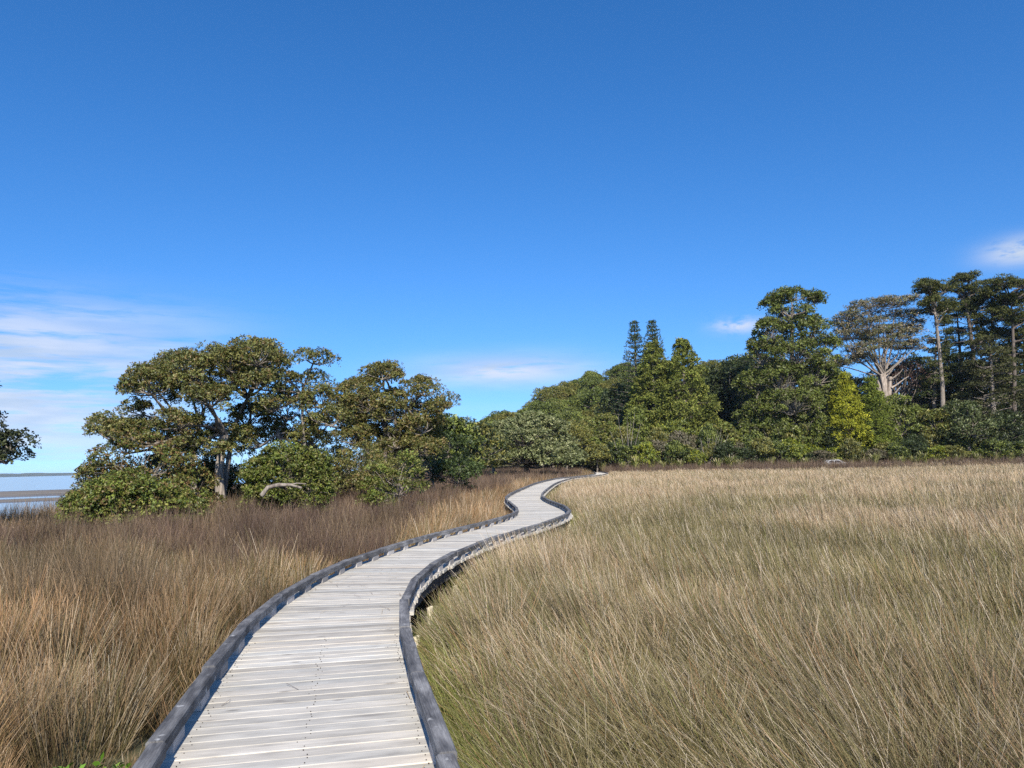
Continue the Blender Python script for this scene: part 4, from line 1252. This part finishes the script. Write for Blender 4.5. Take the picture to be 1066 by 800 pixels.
def pine(px, Y, trunk, pads, label, lower=26):
    t = Tree(gp(px, Y))
    trunk = [(a, b_ + 6) for (a, b_) in trunk]; pads = [(a, b_ + 7, rx, ry, dY) for (a, b_, rx, ry, dY) in pads]
    pts = [t.base - np.array([0, 0, .4])] + [P(a, b_, Y) for (a, b_) in trunk]
    n_ = len(pts)
    tube(t.wood, np.array(pts), np.linspace(0.55, 0.13, n_), 9)
    for (a, b_, rx, ry, dY) in pads:
        c = P(a, b_, Y + dY)
        # limb leaves the trunk below the pad
        z = c[2] - S(10, Y)
        tz = np.array([p[2] for p in pts]); o = np.array([np.interp(z, tz, [p[i] for p in pts]) for i in range(3)])
        for q_ in range(3):
            cq = c + rng.normal(size=3) * np.array([S(rx, Y) * 0.45, S(rx, Y) * 0.45, S(ry, Y) * 0.7])
            t.blob(cq, (S(rx, Y) * 0.62, S(rx, Y) * 0.62, S(ry, Y) * random.uniform(0.7, 1.3)), int(5 + rx * 0.42), random.uniform(0.6, 1.0), 30, 4, 0.42, 0.13, PINE, o, 0.17, 0.06, 0.62, up=0.55, spread=0.6, cut=-0.6)
    for q_ in range(lower):     # ragged small side boughs down the trunk
        f_ = random.uniform(0.38, 0.86); tp = np.array([np.interp(f_ * (n_ - 1), np.arange(n_), [p[i] for p in pts]) for i in range(3)])
        a = random.random() * 6.28; l_ = random.uniform(1.5, 4.2)
        e_ = tp + (l_ * cos(a), l_ * sin(a), random.uniform(-0.3, 1.2))
        t.limb(tp, e_, 0.10, 0.03, 0.12, 5, 5)
        if random.random() < 0.75:
            for w_ in range(2): t.pad(e_ + rng.normal(size=3) * 0.4, (0.9, 0.9, 0.45), 24, 4, 0.40, 0.12, PINE, 0.6, 0.5, random.uniform(0.7, 1.2))
    t.build('tall_pine', label, 'tree', None, BARK if px < 1000 else BARKD, NEEDLE)


pine(983, 148, [(982, 440), (981, 395), (977, 350), (973, 318), (968, 298)],
     [(962, 290, 15, 5, 0), (970, 297, 18, 5, 0), (975, 311, 12, 4, 1), (986, 322, 12, 5, 0), (966, 306, 9, 3, -1), (990, 312, 8, 4, 0)], 'tall leaning pine with bare white trunk, leftmost of the tall flat topped pines')
pine(1014, 154, [(1016, 440), (1013, 360), (1008, 325), (1003, 300), (1000, 285)],
     [(1000, 284, 13, 5, 0), (995, 295, 16, 5, 0), (1012, 296, 18, 6, 0), (1018, 310, 16, 6, 0), (1005, 312, 14, 5, 1), (1022, 330, 12, 6, 0), (1028, 345, 12, 8, 0)], 'tallest pine with dark trunk and rounded top, second of the tall flat topped pines')
pine(1056, 150, [(1056, 440), (1056, 380), (1054, 330), (1052, 300)],
     [(1052, 292, 22, 6, 0), (1036, 298, 16, 6, 0), (1066, 290, 18, 6, 1), (1050, 308, 20, 6, 0), (1068, 310, 18, 7, 0), (1060, 326, 14, 6, 0), (1078, 298, 20, 7, 1), (1072, 340, 14, 7, 0), (1040, 318, 10, 5, 0)], 'wide dark pine at the right edge of the picture')
pine(1120, 152, [(1120, 440), (1118, 360), (1116, 300)], [(1112, 296, 26, 8, 0), (1130, 310, 26, 9, 0), (1110, 330, 24, 9, 0), (1126, 350, 26, 10, 0)], 'pine standing just outside the right edge of the picture')


def layered(px, Y, py_top, wpx, pal, label, py_low=450, layers=9, name='macrocarpa_tree'):
    """broad conifer of flat layered boughs"""
    t = Tree(gp(px, Y)); b = t.base; top = P(px, py_top, Y)
    t.limb(b - (0, 0, .4), top, 0.7, 0.12, 0.02, 6, 8)
    for i in range(layers):
        q = i / (layers - 1)
        py = py_top + 4 + (py_low - py_top) * q
        rpx = wpx * 0.5 * (0.28 + 0.72 * q ** 0.7)
        c = P(px, py, Y); R_ = S(rpx, Y)
        m = int(4 + R_ * 1.5)
        for j_ in range(m):
            a = random.random() * 6.28; rr = R_ * math.sqrt(random.uniform(0.15, 1.0))
            pos = c + (rr * cos(a), rr * sin(a), random.gauss(0, 0.45) - 0.06 * rr)
            t.limb((b[0], b[1], pos[2] - 0.2 * rr), pos, 0.10, 0.03, 0.06, 4, 4)
            t.pad(pos, (random.uniform(1.2, 2.0), random.uniform(1.2, 2.0), 0.5), 46, 4, 0.46, 0.16, pal, 0.6, 0.6, random.uniform(.75, 1.25))
    t.build(name, label, 'tree', None, BARK, NEEDLE)


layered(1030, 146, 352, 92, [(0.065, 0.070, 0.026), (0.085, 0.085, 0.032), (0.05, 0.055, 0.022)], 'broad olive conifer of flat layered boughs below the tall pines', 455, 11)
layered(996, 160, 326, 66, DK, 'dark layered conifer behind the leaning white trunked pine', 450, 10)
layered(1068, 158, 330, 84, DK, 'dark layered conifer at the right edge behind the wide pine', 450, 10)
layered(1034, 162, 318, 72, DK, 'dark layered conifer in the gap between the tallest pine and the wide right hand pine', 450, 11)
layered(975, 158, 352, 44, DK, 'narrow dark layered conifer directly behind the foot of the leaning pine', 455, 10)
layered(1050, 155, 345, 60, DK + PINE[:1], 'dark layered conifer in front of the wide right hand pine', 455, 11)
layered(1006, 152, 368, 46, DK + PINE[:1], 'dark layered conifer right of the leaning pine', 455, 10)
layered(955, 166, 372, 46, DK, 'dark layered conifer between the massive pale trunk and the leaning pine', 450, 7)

# yellow green pair
for (px, py, wpx, lab) in ((885, 390, 40, 'bright yellow green conifer, taller of the pair below the grey umbrella tree'), (912, 394, 42, 'yellow green conifer, smaller of the pair below the grey umbrella tree')):
    t = Tree(gp(px, 136)); H_ = P(px, py, 136)[2] - t.base[2]
    conifer_stack(t, t.base, H_, S(wpx, 136), YEL if px < 900 else [(0.125, 0.155, 0.02), (0.16, 0.185, 0.03), (0.09, 0.12, 0.018)], 15, 0.95, 50, 0.40, 0.13, belly=0.35, dens=0.9)
    t.build('golden_conifer', lab, 'tree', None, BARKD, NEEDLE)

# dark trees standing between and behind the tall ones
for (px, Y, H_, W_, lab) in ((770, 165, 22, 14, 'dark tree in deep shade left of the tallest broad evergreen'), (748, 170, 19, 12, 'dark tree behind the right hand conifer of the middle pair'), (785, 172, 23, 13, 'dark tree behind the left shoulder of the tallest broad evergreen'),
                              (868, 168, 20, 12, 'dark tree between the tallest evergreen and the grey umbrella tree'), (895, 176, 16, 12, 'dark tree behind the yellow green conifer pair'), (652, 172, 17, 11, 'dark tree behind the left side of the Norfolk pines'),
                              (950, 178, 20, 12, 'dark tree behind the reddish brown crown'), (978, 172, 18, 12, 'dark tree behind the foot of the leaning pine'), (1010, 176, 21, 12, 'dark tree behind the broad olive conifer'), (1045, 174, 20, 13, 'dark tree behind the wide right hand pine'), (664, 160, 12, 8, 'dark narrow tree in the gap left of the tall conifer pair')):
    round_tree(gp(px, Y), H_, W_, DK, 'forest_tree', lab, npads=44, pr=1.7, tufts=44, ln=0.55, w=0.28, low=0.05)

# mid height trees in front of the pines
for (px, Y, py, wpx, pal, lab) in ((940, 140, 412, 40, MID, 'fresh green rounded tree right of the yellow green conifers'), (975, 138, 425, 40, MID + OLV, 'low green tree at the foot of the leaning pine'), (1010, 136, 418, 64, SILV[2:] + DK[2:], 'broad grey green tree in front of the broad olive conifer'),
                                  (1052, 137, 428, 50, SILV[3:] + DK, 'dark grey green tree at the right end of the forest edge'), (860, 138, 440, 30, DK + MID, 'dark green tree between the tallest evergreen and the yellow green pair'), (752, 138, 440, 40, MID + OLV, 'green tree right of the tall conifer pair, behind the brushwood'),
                                  (705, 140, 434, 40, MID + YEL[:1], 'yellowish green tree at the foot of the tall conifer pair'), (664, 141, 426, 26, MID, 'upright green tree with pale trunk left of the tall conifer pair'), (640, 139, 446, 24, MID + OLV, 'olive tree with bare stems at the left foot of the conifer pair')):
    b = gp(px, Y); H_ = P(px, py, Y)[2] - b[2]
    round_tree(b, H_, S(wpx, Y), pal, 'forest_tree', lab, npads=36, pr=max(0.8, S(wpx, Y) * 0.12), tufts=46, ln=0.40, w=0.19, low=0.05)

# brush along the field edge: prototypes then copies
SG = 'shrubs along the edge of the forest'
kinds = [(MID + DK, 'green shrub at the foot of the forest'), (OLV + SILV[3:], 'greyish olive shrub at the foot of the forest'), (DK, 'dark green shrub at the foot of the forest'),
         ([(0.16, 0.135, 0.09), (0.12, 0.105, 0.06), (0.10, 0.10, 0.045)], 'dry brownish brush with bare twigs at the foot of the forest'), (SHRUBG[:2] + YEL[:1], 'bright green shrub at the foot of the forest')]
pf = {}
for row, (Y, py0, step) in enumerate(((137, 452, 15), (131, 465, 13))):
    px = 606 if row == 0 else 622
    while px < 1110:
        i = random.choices(range(5), [3, 3, 2, 2.4 if px < 780 else 0.7, 1.2])[0]
        b = gp(px, Y + random.uniform(-2, 2), -0.15)
        top = P(px, py0 + random.uniform(-7, 8), Y)[2]
        H_ = max(1.5, top - b[2]); W_ = random.uniform(3.2, 5.2)
        if i not in pf:
            pf[i] = (round_tree(b, 4.0, 4.2, kinds[i][0], 'forest_shrub', kinds[i][1], 'shrub', SG, npads=30, pr=0.62, tufts=40, ln=0.30, w=0.13, low=0.0), 4.0, 4.2)
        else:
            o, h0, w0 = pf[i]
            copy_tree(o, b, random.uniform(0, 6.28), (W_ / w0, W_ / w0, H_ / h0))
        px += step * random.uniform(0.75, 1.25)

# flax clumps along the edge of the field
fx_ = None
px = 628
while px < 1090:
    b = gp(px, 127 + random.uniform(-3, 3), 0)
    if fx_ is None:
        acc = Acc()
        for k in range(90):
            a = random.random() * 6.28; l_ = random.uniform(1.2, 2.3); o_ = random.uniform(0.25, 1.0)
            d_ = np.array([cos(a), sin(a), 0]); sd_ = np.array([-sin(a), cos(a), 0]) * 0.06
            c0_ = d_ * random.uniform(0, 0.25); c1_ = d_ * o_ * 0.5 + (0, 0, l_ * 0.62); c2_ = d_ * o_ * 1.1 + (0, 0, l_ * random.uniform(0.75, 1.0))
            col_ = random.choice([(0.22, 0.22, 0.06), (0.30, 0.29, 0.10), (0.36, 0.31, 0.17), (0.16, 0.19, 0.05)])
            acc.add([c0_ - sd_, c0_ + sd_, c1_ + sd_, c1_ - sd_, c2_ + sd_ * .3, c2_ - sd_ * .3], [(0, 1, 2, 3), (3, 2, 4, 5)], col_)
        fx_ = obj('flax_clump', acc.mesh('flax_clump'), LEAF, None, tuple(b))
        tag(fx_, 'yellowish green flax clump between the marsh and the forest edge', 'flax', 'flax clumps along the forest edge')
    else:
        c_ = fx_.copy(); COL.objects.link(c_); c_.location = b; c_.rotation_euler = (0, 0, random.random() * 6.28)
        k_ = random.uniform(0.75, 1.35); c_.scale = (k_ * 1.2, k_ * 1.2, k_)
    px += random.uniform(6, 22)

# pale dead stems
for (px, py0, py1) in ((653, 440, 474), (743, 452, 478), (736, 462, 480)):
    b = gp(px, 130, 0); acc = Acc(); top = P(px + 1, py0, 130)
    for k in range(7):
        e_ = top + rng.normal(size=3) * np.array([1.4, 1.0, 1.2])
        tt = np.linspace(0, 1, 6)[:, None]
        pts = b + (e_ - b) * tt + rng.normal(size=(6, 3)) * 0.12 * tt
        tube(acc, pts - b, np.linspace(0.065, 0.02, 6), 5)
    o = obj('dead_shrub', acc.mesh('dead_shrub', True), BARK, None, tuple(b))
    tag(o, {653: 'bleached dead shrub standing below the left conifer of the middle pair', 743: 'bleached dead shrub of bare stems right of the middle conifers', 736: 'low bleached dead shrub beside a taller one right of the middle conifers'}[px], 'dead shrub')

# ------------------------------------------------------------------ sea air that pales the far shore
hm, hnt, hout = new_mat('sea_air')
hv = N(hnt, 'ShaderNodeVolumePrincipled')
hv.inputs['Color'].default_value = (0.70, 0.84, 1.0, 1); hv.inputs['Density'].default_value = 5e-5; hv.inputs['Anisotropy'].default_value = 0.0
hnt.links.new(hv.outputs[0], hout.inputs['Volume'])
hx0, hx1, hy0, hy1, hz0, hz1 = -9600, 6300, -1000, 9600, -3.0, 52.0
hvx = [(a_, b_, c_) for c_ in (hz0, hz1) for (a_, b_) in ((hx0, hy0), (hx1, hy0), (hx1, hy1), (hx0, hy1))]
tag(obj('haze', mesh_np('haze', np.array(hvx, float), [[0, 3, 2, 1], [4, 5, 6, 7], [0, 1, 5, 4], [1, 2, 6, 5], [2, 3, 7, 6], [3, 0, 4, 7]]), hm), kind='stuff')

# ------------------------------------------------------------------ white car behind the far brush
import bmesh


def car():
    Y = 127.0
    c = P(866, 479, Y); gz = float(zg(c[0], c[1]))
    zc = c[2]
    root = empty('parked_car', (c[0], c[1], zc - 1.42))
    tag(root, 'small white car half hidden behind the brush at the far edge of the field', 'car')
    prof = [(-2.1, 0.35), (-2.12, 0.75), (-1.95, 0.92), (-1.15, 0.98), (-0.55, 1.40), (0.9, 1.44), (1.55, 1.05), (2.05, 0.98), (2.1, 0.40)]
    bm = bmesh.new()
    for sgn in (-1, 1):
        [bm.verts.new((x, sgn * (0.82 if z < 1.0 else 0.68), z)) for x, z in prof]
    bm.verts.ensure_lookup_table(); n_ = len(prof)
    bm.faces.new([bm.verts[i] for i in range(n_)]); bm.faces.new([bm.verts[n_ + i] for i in reversed(range(n_))])
    for i in range(n_):
        j_ = (i + 1) % n_
        bm.faces.new([bm.verts[i], bm.verts[n_ + i], bm.verts[n_ + j_], bm.verts[j_]])
    bmesh.ops.recalc_face_normals(bm, faces=bm.faces)
    me = bpy.data.meshes.new('body'); bm.to_mesh(me); bm.free()
    obj('body', me, plain_mat('white_car_paint', (0.55, 0.55, 0.54), 0.35), root)
    gm = plain_mat('car_window_glass', (0.02, 0.022, 0.025), 0.05)
    for (x0, x1, xa, xb) in ((-0.92, 0.02, -0.52, 0.02), (0.14, 1.2, 0.14, 0.84)):
        for sgn in (-1, 1):
            y0, y1 = sgn * 0.815, sgn * 0.70
            vs = [(x0, y0, 1.03), (x1, y0, 1.03), (xb, y1, 1.35), (xa, y1, 1.35)]
            vs = vs + [(a_, b_ - sgn * 0.06, c_) for a_, b_, c_ in vs]
            obj('window', mesh_np('window', np.array(vs), [[0, 1, 2, 3], [4, 7, 6, 5], [0, 4, 5, 1], [1, 5, 6, 2], [2, 6, 7, 3], [3, 7, 4, 0]]), gm, root)
    tm = plain_mat('tyre_rubber', (0.02, 0.02, 0.02), 0.8)
    for wx in (-1.3, 1.3):
        for wy in (-0.76, 0.76):
            a = Acc(); tube(a, np.array([(wx, wy - 0.1, 0.31), (wx, wy - 0.09, 0.31), (wx, wy + 0.09, 0.31), (wx, wy + 0.1, 0.31)]), [0.02, 0.31, 0.31, 0.02], 18)
            obj('wheel', a.mesh('wheel', True), tm, root)


car()

cy = sc.cycles if hasattr(sc, 'cycles') else None
if cy:
    cy.max_bounces = 5; cy.diffuse_bounces = 2; cy.glossy_bounces = 2; cy.transmission_bounces = 4; cy.transparent_max_bounces = 4
    cy.use_denoising = False
    cy.sample_clamp_indirect = 4.0
